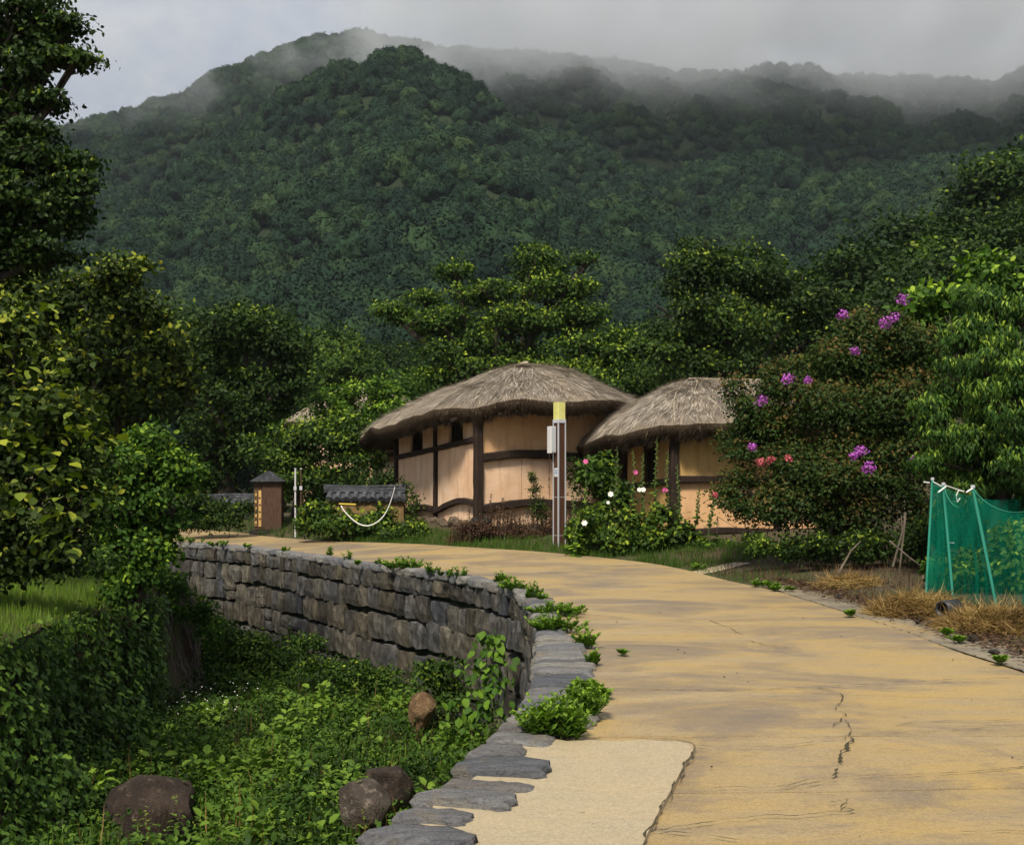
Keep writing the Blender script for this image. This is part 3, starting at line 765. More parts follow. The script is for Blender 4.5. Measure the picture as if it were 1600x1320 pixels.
# dead stems hanging over the bare end
mb = MB()
for k in range(70):
    yy = rng.uniform(16.7, 20.3); i = int(np.argmin(abs(BS[:, 1]-yy)+100*(BS[:, 0] < -7)))
    f0 = rng.uniform(0, .5); fr = np.linspace(f0, min(1, f0+rng.uniform(.3, .8)), 7)
    pl = np.array([bank_pt(i, q, .07) for q in fr]); pl[:, 1] += yy-BS[i, 1]; pl += rng.normal(size=pl.shape)*.025
    mb.tube(pl, rng.uniform(.006, .018), 4)
o = mb.build('dead_stems', M['bark_pale'], bank, world=True); o['kind'] = 'stuff'


# ------------------------------------------------------------------ thatched houses
def thatch(h, Lx, Ly, ov, r0, r1, zeave, rise, thick, seed, nstr, pw=1.25):
    """roof over the rectangle 0..Lx, 0..Ly in the house's own frame"""
    cx, cy = Lx/2, Ly/2; hx, hy = Lx/2+ov, Ly/2+ov; r0 = np.array(r0); r1 = np.array(r1); rd = r1-r0
    def surf(s, t, lift=0.0):
        s = np.asarray(s, float); t = np.asarray(t, float); e = 2/2.9
        ox = cx+hx*np.sign(np.cos(s))*np.abs(np.cos(s))**e; oy = cy+hy*np.sign(np.sin(s))*np.abs(np.sin(s))**e
        wob = 1+.012*np.sin(5*s+seed)+.008*np.sin(11*s+seed*2)
        ox = cx+(ox-cx)*wob; oy = cy+(oy-cy)*wob
        k = np.clip(((ox-r0[0])*rd[0]+(oy-r0[1])*rd[1])/(rd@rd), 0, 1)*.94+.03
        rx = r0[0]+k*rd[0]; ry = r0[1]+k*rd[1]
        x = rx+(ox-rx)*t; y = ry+(oy-ry)*t
        n = fbm(np.stack([x.ravel(), y.ravel()], 1), 1.5, seed, 3).reshape(x.shape)
        z = zeave(x, y)+thick+rise*(1-t**pw)*(1-.0*t)+.055*n*np.clip(t*3, 0, 1)+.035*np.sin(s*6+2.5*np.sin(s*3.3+seed)+seed)*t*t
        z = z-.05*np.clip((t-.92)/.08, 0, 1)**2+lift
        return np.stack([x, y, z], -1)
    NS, NT_ = 132, 30
    S, T = np.meshgrid(np.linspace(0, 2*pi, NS, endpoint=False), np.linspace(0.02, 1, NT_))
    top = surf(S, T)                                                # (NT, NS, 3)
    edge = top[-1]; cen = np.array([cx, cy, 0]); outd = edge-cen; outd[:, 2] = 0; outd = unit(outd)
    sv = S[0]; rg = fbm(np.stack([np.cos(sv)*3, np.sin(sv)*3], 1), .35, seed+4, 3)[:, None]
    Zd = np.array([[0, 0, 1.]])
    r1_ = edge+outd*(.02+.03*rg)-Zd*(thick*.22)
    r2_ = edge-outd*(.05-.03*rg)-Zd*(thick*(.75+.08*rg))
    r3_ = edge-outd*.20-Zd*(thick*(1.05+.14*rg))
    r4_ = edge-outd*(ov*.62)-Zd*(thick*.80)
    inner = np.stack([cx+(edge[:, 0]-cx)*.55, cy+(edge[:, 1]-cy)*.55, edge[:, 2]+.25], 1)
    rings = np.concatenate([top, np.stack([r1_, r2_, r3_, r4_, inner])]); nr = len(rings)
    V = rings.reshape(-1, 3)
    A = np.stack([np.tile(sv/(2*pi), nr), np.repeat(np.r_[np.linspace(0, 1, NT_), 1.05, 1.1, 1.15, 1.3, 1.5], NS), np.zeros(nr*NS)], 1)
    F = []
    for r in range(nr-1):
        for j in range(NS): a = r*NS+j; b = r*NS+(j+1) % NS; F.append((a, a+NS, b+NS, b))
    F.append(tuple(range(NS)))
    fm = [0]*((NT_-1)*NS)+[1]*((nr-NT_)*NS)+[0]
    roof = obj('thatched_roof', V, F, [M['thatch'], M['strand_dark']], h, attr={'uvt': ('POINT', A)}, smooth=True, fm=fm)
    # loose straws lying down the slope
    n = nstr; s = rng.uniform(0, 2*pi, n); t = rng.random(n)**.6*.92+.02
    p = surf(s, t, .006); q = surf(s+rng.normal(size=n)*.012, np.minimum(t+.06, 1.01), .006)
    d = unit(q-p); up = np.tile([0, 0, 1.], (n, 1)); nm = unit(np.cross(np.cross(d, up), d)+rsph(n)*.3)
    d = unit(d+nm*(rng.random(n)*.05)[:, None]+rsph(n)*.045)
    ln = rng.uniform(.14, .42, n)
    clump = .5+.5*fbm(p, .5, seed+8, 2)
    st = leaves(p, d, nm, ln, 'blade', np.clip(rng.random(n)*.7+.3*clump, 0, 1), .55)
    o = leafobj('straw', st, M['strand'], roof, world=False); o['kind'] = 'stuff'
    # ragged cut ends round the eaves, lower layers coloured darker as shade under the lip
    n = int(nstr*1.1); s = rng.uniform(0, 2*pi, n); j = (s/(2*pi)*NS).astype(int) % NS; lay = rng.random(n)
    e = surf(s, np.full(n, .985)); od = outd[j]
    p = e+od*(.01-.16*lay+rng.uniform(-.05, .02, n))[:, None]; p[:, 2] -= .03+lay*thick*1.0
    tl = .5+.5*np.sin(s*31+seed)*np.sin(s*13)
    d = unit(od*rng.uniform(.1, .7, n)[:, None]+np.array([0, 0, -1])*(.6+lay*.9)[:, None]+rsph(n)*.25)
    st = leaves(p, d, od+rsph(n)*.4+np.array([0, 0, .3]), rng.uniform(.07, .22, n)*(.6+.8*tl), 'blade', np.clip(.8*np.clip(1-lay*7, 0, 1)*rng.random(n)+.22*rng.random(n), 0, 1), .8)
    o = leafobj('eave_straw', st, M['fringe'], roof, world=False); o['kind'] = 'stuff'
    # straw ropes tied over the thatch and the braid along the ridge
    for k in range(15):
        for sg in (-1, 1):
            tt = np.linspace(.06, .97, 22); ss = k*2*pi/15+sg*.30*(tt-.3)
            mb = MB(); pl = surf(ss, tt, .022); mb.tube(pl, .0085, 4); mb.build('tie_rope', M['rope'], roof)
    a = surf(np.array([0.]), np.array([.02]))[0]
    for ends in ((r0, r1),):
        mb = MB(); L_ = np.linalg.norm(rd); m = int(L_/.07)+1
        kk = np.linspace(-.03, 1.03, m)
        for i, q in enumerate(kk):
            x, y = r0+rd*q; z = float(zeave(x, y))+thick+rise+.02
            mb.box((x, y, z), (.05, .12, .05), math.atan2(rd[1], rd[0])+(.5 if i % 2 else -.5), ch=.015)
        mb.build('ridge_braid', M['rope'], roof)
    return roof, surf

def timber(name, pts, wd, hg, parent, mat='timber', seed=0, jit=.012):
    pts = np.array(pts, float); m = max(4, int(np.linalg.norm(pts[-1]-pts[0])/.22)); s = np.linspace(0, 1, len(pts)); q = np.linspace(0, 1, m)
    if len(pts) > 2:
        pp = np.stack([np.interp(q, s, pts[:, k]) for k in range(3)], 1)
        for _ in range(2): pp[1:-1] = (pp[:-2]+2*pp[1:-1]+pp[2:])/4
    else: pp = pts[0]+(pts[-1]-pts[0])*q[:, None]
    pp = pp+np.random.default_rng(seed).normal(size=pp.shape)*jit*.4
    mb = MB(); rr = 1+np.random.default_rng(seed+1).uniform(-.07, .07, m)
    mb.tube(pp, rr*1.0, 8, sq=(wd/2, hg/2)); return mb.build(name, M[mat], parent, smooth=False)

def panel(parent, face, a0, a1, zb0, zt0, zb1, zt1, mat, back=.0, thick=.10, name='plaster_panel'):
    """infill panel on the face x=0 (face 'x') or y=0 (face 'y'); a0..a1 along it, bottoms and tops at both ends"""
    m = 6; V = []; 
    for k in range(m+1):
        f = k/m; a = a0+(a1-a0)*f; zb = zb0+(zb1-zb0)*f; zt = zt0+(zt1-zt0)*f
        for z in (zb, zt):
            for d in (back, back+thick):
                j = .006*sin(a*9+z*5) if d == back else 0
                V.append((d+j, a, z) if face == 'x' else (a, d+j, z))
    F = []
    for k in range(m):
        b = 4*k; F += [(b, b+4, b+6, b+2), (b+1, b+3, b+7, b+5), (b+2, b+6, b+7, b+3), (b, b+1, b+5, b+4)]
    F += [(0, 2, 3, 1), (4*m, 4*m+1, 4*m+3, 4*m+2)]
    return obj(name, V, F, M[mat], parent)

def face_a(C0, ang, px):          # distance along the side wall (x = 0) whose point is seen at column px
    k = (px-800)/FOC; u2 = (-sin(ang), cos(ang)); return (C0[0]-k*C0[1])/(k*u2[1]-u2[0])
def face_b(C0, ang, px):          # along the front wall (y = 0)
    k = (px-800)/FOC; u1 = (cos(ang), sin(ang)); return (C0[0]-k*C0[1])/(k*u1[1]-u1[0])

fstone = [block_mesh('field_stone', 90+i, M['field'], 2, .12, .5, True) for i in range(6)]
dstone = [block_mesh('dark_field_stone', 110+i, M['dark_stone'], 2, .12, .45, True) for i in range(6)]

# ---- first house
A1 = math.atan2(.479, .878); C1 = (-.76, 24.5)
h1 = thing('thatched_house', 'larger thatched cottage with peach clay walls and dark timbers standing left of the lamp post', 'house', (C1[0], C1[1], 0), A1)
fa = lambda px: face_a(C1, A1, px); fb = lambda px: face_b(C1, A1, px)
E1 = fa(620); B1 = 3.55
zmid = lambda b: 2.50-.062*b; ztop = lambda b: 3.16-.075*b; zlow = lambda b: 1.00-.045*b; zb1 = .55
# side wall (facing left)
q = fa(681)
timber('post', [(0, 0, .55), (0, 0, 3.02)], .20, .20, h1, seed=1)
timber('post', [(-.01, q, .50), (-.01, q, ztop(q)+.05)], .10, .10, h1, seed=2)
timber('post', [(0, E1, .45), (0, E1, ztop(E1)+.05)], .13, .13, h1, seed=3)
timber('beam', [(-.012, .09, zmid(0)-.01), (-.012, q-.04, zmid(q)-.01)], .12, .13, h1, seed=4)
timber('beam', [(-.012, q+.04, zmid(q)-.02), (-.012, E1-.05, zmid(E1))], .12, .12, h1, seed=5)
timber('beam', [(0, 0.05, ztop(0)+.02), (0, E1, ztop(E1))], .14, .12, h1, seed=6)
timber('curved_beam', [(-.03, .05, 1.03), (-.03, .5, 1.10), (-.03, 1.05, 1.10), (-.03, 1.6, .98), (-.03, q-.03, .83)], .14, .14, h1, seed=7)
timber('curved_beam', [(-.03, q+.03, .87), (-.03, q+.8, .93), (-.03, q+1.6, .85), (-.03, E1-.05, .66)], .13, .15, h1, seed=8)
def seq(xs_, bot, top):
    for x0, x1 in xs_:
        a1, a0 = fa(x0), fa(x1)
        panel(h1, 'x', a0+.006, a1-.006, bot(a0), top(a0), bot(a1), top(a1), 'plaster', .02)
seq([(683, 702), (702, 721), (721, 741), (620, 632), (632, 658), (658, 680)], lambda b: .48, lambda b: zmid(b)-.03)
# upper row: small panels with two dark openings between them
seq([(622, 640), (659, 678), (682, 700), (722, 741)], lambda b: zmid(b)+.04, lambda b: ztop(b)+.05)
for x0, x1 in ((640, 659), (700, 722)):
    a1, a0 = fa(x0), fa(x1); zc = (zmid((a0+a1)/2)+ztop((a0+a1)/2))/2+.04
    mb = MB(); mb.box((.16, (a0+a1)/2, zc), (.02, a1-a0, .62)); wn = mb.build('window', M['black'], h1)
    for k_ in range(4):
        y = a0+(a1-a0)*(k_+.5)/4; mb = MB(); mb.box((.06, y, zc), (.022, .02, .60)); mb.build('bar', M['timber'], wn)
# front wall (facing the lane)
timber('beam', [(.09, -.02, 2.08), (.9, -.03, 2.17), (1.7, -.03, 2.17), (2.6, -.02, 2.12), (B1-.05, -.02, 2.06)], .16, .20, h1, seed=9)
timber('curved_beam', [(.09, -.03, .92), (.6, -.04, 1.00), (1.2, -.04, 1.06), (2.0, -.03, 1.03), (B1-.05, -.03, .92)], .14, .19, h1, seed=10)
timber('post', [(B1, 0, .3), (B1, 0, 3.3)], .17, .17, h1, 'timber_brown', seed=11)
timber('beam', [(0, 0, 3.22), (B1+.3, 0, 3.36)], .14, .14, h1, seed=12)
xc = fb(816)
for a0, a1 in ((.09, xc-.008), (xc+.008, B1-.07)):
    panel(h1, 'y', a0, a1, 1.0, 2.10, 1.0, 2.10, 'plaster', .02)
panel(h1, 'y', .09, B1-.07, 2.12, 3.30, 2.12, 3.38, 'plaster3', .02)
panel(h1, 'y', .09, B1-.07, .35, 1.0, .35, 1.0, 'plaster', .03)
# walls at the back, closing the house
panel(h1, 'x', 0, E1, .3, 3.0, .3, 2.8, 'plaster', B1, name='back_wall'); panel(h1, 'y', 0, B1, .3, 2.7, .3, 2.8, 'plaster', E1, name='back_wall')
for b in np.arange(.3, B1+.2, .5):       # rafters under the eaves
    timber('rafter', [(b, -.55, 2.98+.05*b), (b, .3, 3.30+.05*b)], .075, .075, h1, seed=int(b*10)+40)
for b in np.arange(.3, E1, .5):
    timber('rafter', [(-.55, b, 2.93-.07*b), (.3, b, 3.22-.07*b)], .075, .075, h1, seed=int(b*10)+60)
thatch(h1, 4.05, 6.3, .92, (1.75, 1.0), (1.9, 3.7), lambda x, y: 2.97+.055*x-.062*y, 1.10, .28, 3, 22000, 1.5)
def plinth(h, face, a0, a1, z0_, z1_, ms, st=.3, out=-.06):
    a = a0
    while a < a1:
        w_ = rng.uniform(st*.6, st*1.1)
        z = z0_
        while z < z1_:
            hh = rng.uniform(.14, .24)
            p = (out+rng.uniform(-.05, .03), a+w_/2, z+hh/2); p = p if face == 'x' else (p[1], p[0], p[2])
            sc_ = (.26, w_*1.05, hh*1.1) if face == 'x' else (w_*1.05, .26, hh*1.1)
            link('plinth_stone', ms[rng.integers(len(ms))], h, p, (rng.uniform(-.2, .2), rng.uniform(-.2, .2), rng.uniform(-.2, .2)), sc_)
            z += hh
        a += w_
plinth(h1, 'x', -.1, E1+.1, .12, .50, fstone); plinth(h1, 'y', -.1, 2.8, .12, .36, dstone, .36)
for k in range(7):
    link('plinth_stone', dstone[k % 6], h1, (-.30+.11*(k % 4), -.28-.04*k+.25*(k % 2), .52+.13*(k//4)), (k, k*2, k*3), (.2, .17, .15))

# ---- second house
A2 = math.atan2(.287, .958); C2 = (3.35, 22.5)
h2 = thing('thatched_house', 'smaller thatched cottage with ochre walls half hidden by hollyhocks and the flowering bush', 'house', (C2[0], C2[1], 0), A2)
fa = lambda px: face_a(C2, A2, px)
E2 = fa(977); B2 = 4.6
timber('post', [(0, 0, .05), (0, 0, 2.56)], .19, .19, h2, seed=21); timber('post', [(0, E2, .05), (0, E2, 2.5)], .20, .20, h2, seed=22)
timber('post', [(2.4, 0, .05), (2.4, 0, 2.56)], .17, .17, h2, seed=23); timber('post', [(B2, 0, .05), (B2, 0, 2.56)], .17, .17, h2, seed=24)
timber('post', [(-.35, E2+.95, .05), (-.35, E2+.95, 2.35)], .15, .15, h2, 'timber_brown', seed=25)
timber('beam', [(-.02, .08, 1.54), (-.02, E2-.08, 1.40)], .13, .13, h2, seed=26); timber('beam', [(.08, -.03, 1.56), (1.2, -.03, 1.58), (2.3, -.03, 1.50)], .14, .15, h2, seed=27)
timber('beam', [(2.5, -.03, 1.5), (B2-.1, -.03, 1.5)], .14, .15, h2, seed=28)
timber('beam', [(-.02, .08, .43), (-.02, E2-.08, .36)], .13, .13, h2, seed=29); timber('curved_beam', [(.08, -.03, .44), (1.1, -.03, .50), (2.3, -.03, .45)], .14, .15, h2, seed=30)
timber('curved_beam', [(2.5, -.03, .44), (B2-.1, -.03, .46)], .14, .15, h2, seed=31)
timber('beam', [(0, -.1, 2.52), (0, E2+1, 2.44)], .13, .13, h2, seed=32); timber('beam', [(-.1, 0, 2.56), (B2, 0, 2.6)], .13, .13, h2, seed=33)
a1, a0 = fa(1003), fa(1024)
for y0, y1 in ((a1+.01, E2-.09), (.09, a0-.01)): panel(h2, 'x', y0, y1, 1.46, 2.5, 1.46, 2.5, 'plaster2', .02)
panel(h2, 'x', .09, E2-.09, .42, 1.5, .42, 1.42, 'plaster2', .02); panel(h2, 'x', .09, E2-.09, .05, .40, .05, .36, 'plaster2', .03)
for x0, x1 in ((.09, 2.32), (2.48, B2-.09)):
    panel(h2, 'y', x0, x1, 1.6, 2.55, 1.6, 2.55, 'plaster2', .02); panel(h2, 'y', x0, x1, .5, 1.53, .5, 1.53, 'plaster3', .02); panel(h2, 'y', x0, x1, .05, .42, .05, .42, 'plaster2', .03)
panel(h2, 'x', 0, E2, .05, 2.4, .05, 2.4, 'plaster2', B2, name='back_wall'); panel(h2, 'y', 0, B2, .05, 2.4, .05, 2.4, 'plaster2', E2, name='back_wall')
mb = MB(); mb.box((.12, (a0+a1)/2, 2.0), (.02, a1-a0, 1.04)); wn = mb.build('window', M['black'], h2)
for k_ in range(5):
    y = a0+(a1-a0)*(k_+.5)/5; mb = MB(); mb.box((.05, y, 2.0), (.022, .026, 1.02)); mb.build('bar', M['timber'], wn)
for b in np.arange(.3, B2+.3, .5): timber('rafter', [(b, -.5, 2.38), (b, .3, 2.66)], .07, .07, h2, seed=int(b*10)+80)
thatch(h2, 4.7, 4.3, .92, (1.35, 1.9), (3.6, 1.95), lambda x, y: 2.40+.015*x-.055*y, 1.27, .26, 8, 18000, 1.6)
plinth(h2, 'y', .2, B2, -.02, .10, fstone, .5, -.14); plinth(h2, 'x', .0, E2, -.02, .08, fstone, .4)

# ---- low part of another thatched and tiled roof seen between the two
def simple_house(name, label, x, y, z, rz, Lx, Ly, hwall, rise, mat, thick=.3, tiled=False):
    h = thing(name, label, 'house', (x, y, z), rz)
    mb = MB(); mb.box((Lx/2, Ly/2, hwall/2), (Lx, Ly, hwall)); mb.build('wall', M[mat], h)
    for px_ in (0, Lx/2, Lx): timber('post', [(px_, -.04, 0), (px_, -.04, hwall)], .16, .16, h, seed=int(px_*10))
    timber('beam', [(0, -.05, hwall*.6), (Lx, -.05, hwall*.6)], .12, .12, h, seed=5)
    if not tiled: thatch(h, Lx, Ly, .8, (Lx*.3, Ly/2), (Lx*.7, Ly/2+.01), lambda a, b: hwall-.1+0*a, rise, thick, int(x*3)+9, 2500)
    return h
simple_house('thatched_house', 'far thatched cottage just showing between the two nearer cottages', 2.7, 34.0, zg(3, 34), .25, 4.2, 3.0, 1.75, 1.0, 'plaster2')
simple_house('thatched_house', 'far thatched cottage whose pale roof peeps out behind the bright green trees', *P(470, 700, 44)[:2], zg(-8, 44), .1, 5.0, 4.0, 3.1, 1.5, 'plaster')
simple_house('thatched_house', 'far thatched cottage with its eave showing against the end wall of the larger cottage', *P(592, 700, 35)[:2], zg(-4.6, 35)-.25, .2, 4.0, 3.0, 2.1, .9, 'plaster')

# ------------------------------------------------------------------ mud wall with a tiled cap
def tiled_wall(label, p0, L_, H, D_tile, mb_mat, stones, nt_, rz=0.0, group=None):
    w_ = thing('tiled_wall', label, 'garden wall', p0, rz, group)
    mb = MB(); m = 14
    V = []; F = []
    for k in range(m+1):
        for j, z in enumerate(np.linspace(0, H, 6)):
            V.append((L_*k/m, -.04*(1-z/H)+.02*sin(k*1.7+j), z))
    F = [(k*6+j, (k+1)*6+j, (k+1)*6+j+1, k*6+j+1) for k in range(m) for j in range(5)]
    mb.add(V, F); mb.box((L_/2, .20, H/2), (L_, .30, H)); mb.build('wall_body', M[mb_mat], w_)
    for k in range(stones):
        x = rng.uniform(.1, L_-.1); z = rng.uniform(.05, H*.7); s = rng.uniform(.12, .22)
        link('stone', (fstone if mb_mat == 'mud' else dstone)[k % 6], w_, (x, -.03, z), (rng.uniform(0, 3),)*3, (s*1.3, s*.8, s))
    for k in range(nt_):
        x = (k+.5)*L_/nt_; r_ = L_/nt_*.30
        for sgn in (-1, 1):
            mb = MB(); mb.tube([(x, .2, H+.24), (x, .2+sgn*.18, H+.15), (x, .2+sgn*.34, H+.05)], [r_*.9, r_, r_*1.15], 8); mb.build('roof_tile', M['tile'], w_)
            mb = MB(); mb.tube([(x+L_/nt_/2, .2, H+.18), (x+L_/nt_/2, .2+sgn*.30, H+.02)], [r_*.9, r_*1.0], 6); mb.build('roof_tile', M['tile'], w_)
    for j in range(3):
        mb = MB(); xs_ = np.linspace(-.05, L_+.05, 9)
        mb.tube([(x, .2, H+.24+j*.065+.012*sin(x*3+j)) for x in xs_], .075-.008*j, 8, sq=(1.5, .52)); mb.build('ridge_tile', M['tile'], w_)
    return w_
q = G(505, 832, .15)
tiled_wall('short yellow mud and stone wall with a grey tiled cap beside the larger cottage', (P(508, 830, 27)[0], 27.0, .12), 1.95, .95, 0, 'mud', 26, 9)
tiled_wall('low dark stone wall with tiled cap in deep shade behind the brown information box', (P(270, 830, 33)[0], 33.0, zg(-9.5, 33)), 3.0, .70, 0, 'dark_stone', 50, 12)

# ------------------------------------------------------------------ brown information box, slim poles
D_ = 29.5; b0 = P(395, 835, D_); zk = zg(b0[0]+.4, D_)-.02
kz = zk
kk = thing('information_box', 'small dark brown wooden information box with gabled roof at the far roadside', 'information box', (b0[0], D_, kz), .10)
Hk = 1.30
mb = MB(); mb.box((.50, .30, .12+Hk/2), (.52, .60, Hk)); mb.build('cabinet', M['timber_brown'], kk)
mb = MB(); mb.box((.13, .30, .12+Hk/2), (.20, .56, Hk-.02)); mb.build('side_cabinet', M['timber_brown'], kk)
for x in (.08, .19):
    mb = MB(); mb.box((x, .005, .70), (.075, .02, .98)); pn = mb.build('notice_panel', M['mud'] if x < .1 else M['plaster2'], kk)
    for j in range(9):
        mb = MB(); mb.box((x+random.uniform(-.006, .006), -.008, .32+j*.095), (.05, .004, .05)); mb.build('print_block', M['lampwood'] if j % 2 else M['plaster2'], pn)
mb = MB(); mb.add([(-.08, -.12, Hk+.13), (.86, -.12, Hk+.13), (.86, .72, Hk+.13), (-.08, .72, Hk+.13), (-.08, .3, Hk+.20), (.40, -.12, Hk+.42), (.40, .72, Hk+.42)],
                  [(0, 1, 5), (2, 3, 6), (1, 2, 6, 5), (3, 0, 5, 6), (0, 3, 2, 1)]); mb.build('roof', M['tile'], kk)
mb = MB(); mb.box((.40, .30, .05), (.95, .80, .12)); mb.build('base', M['dark_stone'], kk)
for px_, lab, mt in ((461.5, 'slim pale grey pole standing beside the brown information box', 'greybox'), (470.5, 'thin rusty pole just right of the pale one by the roadside shrub', 'timber_brown')):
    p = P(px_, 832, 28); zz = zg(p[0], 28)
    t_ = thing('pole', lab, 'pole', (p[0], 28, zz)); H = P(px_, 733, 28)[2]-zz
    mb = MB(); mb.tube([(0, 0, -.1), (0, 0, H)], .022, 8); mb.build('shaft', M[mt], t_)
    mb = MB(); mb.box((0, -.03, H*.72), (.07, .03, .10)); mb.build('clamp', M['metal'], t_); mb = MB(); mb.tube([(0, 0, H), (0, 0, H+.03)], .03, 8); mb.build('cap', M['metal'], t_)

# white hose and yellow stick by the mud wall
pts = [P(x, y, 24.9) for x, y in [(533, 790), (537, 797), (545, 806), (554, 814), (565, 820), (577, 821), (590, 815), (600, 805), (608, 790), (614, 772), (617, 760)]]
pts = smooth_line(np.array(pts), .05)
mb = MB(); mb.tube(pts, np.interp(np.arange(len(pts)), [0, len(pts)*.55, len(pts)], [.015, .014, .006]), 6)
o = mb.build('hose', M['whitepaint'], None, world=True, smooth=True); tag(o, 'white plastic hose hanging in a loop in front of the mud wall', 'hose', kind='thing')
mb = MB(); mb.tube([P(530, 787, 25.1), P(556, 788, 24.9)], .018, 6)
o = mb.build('stick', M['yellowstick'], None, world=True); tag(o, 'yellow plastic stick lying level by the end of the white hose', 'stick', kind='thing')

# ------------------------------------------------------------------ lamp post
D_ = 22.0; b = P(874, 868, D_); zb = zg(b[0], D_)-.02; zt = P(874, 630, D_)[2]; hh = zt-zb
lp = thing('lamp_post', 'tall square lamp post clad in red brown boards with a yellow lamp shade', 'lamp post', (b[0], D_, zb), R(33))
sw = .168; zs = hh-.40
mb = MB(); mb.box((0, 0, zs/2), (sw, sw, zs), ch=.006); mb.build('post', M['lampwood'], lp)
for x in (-1, 1):
    for y in (-1, 1):
        mb = MB(); mb.box((x*sw/2, y*sw/2, zs/2), (.024, .024, zs)); mb.build('corner_strip', M['metal'], lp)
mb = MB(); mb.box((0, 0, zs+.035), (sw+.03, sw+.03, .07), ch=.006); mb.build('collar', M['metal'], lp)
mb = MB(); mb.box((0, 0, zs+.07+.17), (sw+.012, sw+.012, .34), ch=.010); sh = mb.build('lamp_shade', M['shade'], lp)
mb = MB(); mb.box((0, 0, hh+.012), (sw+.014, sw+.014, .012), ch=.006); mb.build('shade_cap', M['shade'], lp)
mb = MB(); mb.box((-sw/2-.075, .05, zs-.34), (.13, .14, .54), ch=.012); bx_ = mb.build('meter_box', M['greybox'], lp)
mb = MB(); mb.box((-sw/2-.075, -.03, zs-.34), (.10, .012, .50)); mb.build('box_cover', M['metal'], bx_)
mb = MB(); mb.box((-sw/2-.004, -.02, zs*.60), (.006, .13, .17)); st_ = mb.build('sticker', M['whitepaint'], lp)
for j, (z, wd) in enumerate(((.05, .09), (.02, .07), (-.01, .10), (-.045, .06))):
    mb = MB(); mb.box((-sw/2-.009, -.02, zs*.60+z), (.004, wd, .016)); mb.build('print_line', M['blue'], st_)
for z in (zs*.40, zs*.09):
    mb = MB(); mb.box((0, 0, z), (sw+.004, sw+.004, .008)); mb.build('joint', M['metal'], lp)

# ------------------------------------------------------------------ boulders
def boulder(label, x, y, z, dims, seed, mat, rz=0, cat_='boulder', name='boulder'):
    import bmesh
    bm = bmesh.new(); bmesh.ops.create_icosphere(bm, subdivisions=4, radius=1); me = bpy.data.meshes.new(name); bm.to_mesh(me); bm.free()
    co = np.array([v.co[:] for v in me.vertices])
    co = co*(1+.20*fbm(co, 2.0, seed, 2)+.07*fbm(co, .7, seed+1, 3)+.025*fbm(co, .22, seed+2, 3))[:, None]
    for k_ in range(16):         # a few broken flats
        n_ = unit(np.random.default_rng(seed*9+k_).normal(size=3)); d_ = co@n_; lim = .64
        co -= np.outer(np.clip(d_-lim, 0, None)*.88, n_)
    co *= np.array(dims)/2*(.96/np.abs(co).max(0))
    me.vertices.foreach_set('co', co.astype(np.float32).ravel()); me.materials.append(M[mat]); me.polygons.foreach_set('use_smooth', np.ones(len(me.polygons), bool)); me.update()
    o = link(name, me, None, (x, y, z), (0, 0, rz)); return tag(o, label, cat_, kind='thing')
p = P(225, 1275, 11.4); boulder('largest rounded brown boulder at the foot of the ivy wall in the gully', p[0], p[1], p[2]+.05, (1.10, 1.0, 1.0), 5, 'boulder', .3)
p = P(575, 1262, 11.0); boulder('pale brown round boulder leaning against the darker angular one in the gully', p[0], p[1], p[2], (.60, .6, .68), 9, 'boulder_g', .8)
p = P(612, 1240, 11.6); boulder('dark angular boulder behind the pale round one in the gully', p[0], p[1], p[2], (.56, .6, .62), 14, 'boulder', 1.8)
p = P(662, 1106, 15.0); boulder('upright orange brown boulder half sunk in leaves near the stone wall', p[0], p[1], p[2], (.46, .42, .75), 21, 'boulder_o', .3)
p = P(60, 1296, 11.0); boulder('flat dark rock beneath the ivy at the near end of the bank', p[0], p[1], p[2]-.05, (.9, .7, .35), 27, 'dark_stone', .2)
p = P(-10, 1318, 10.4); boulder('small dark rock half hidden under the ivy', p[0], p[1], p[2], (.6, .5, .4), 31, 'dark_stone', 1.2)

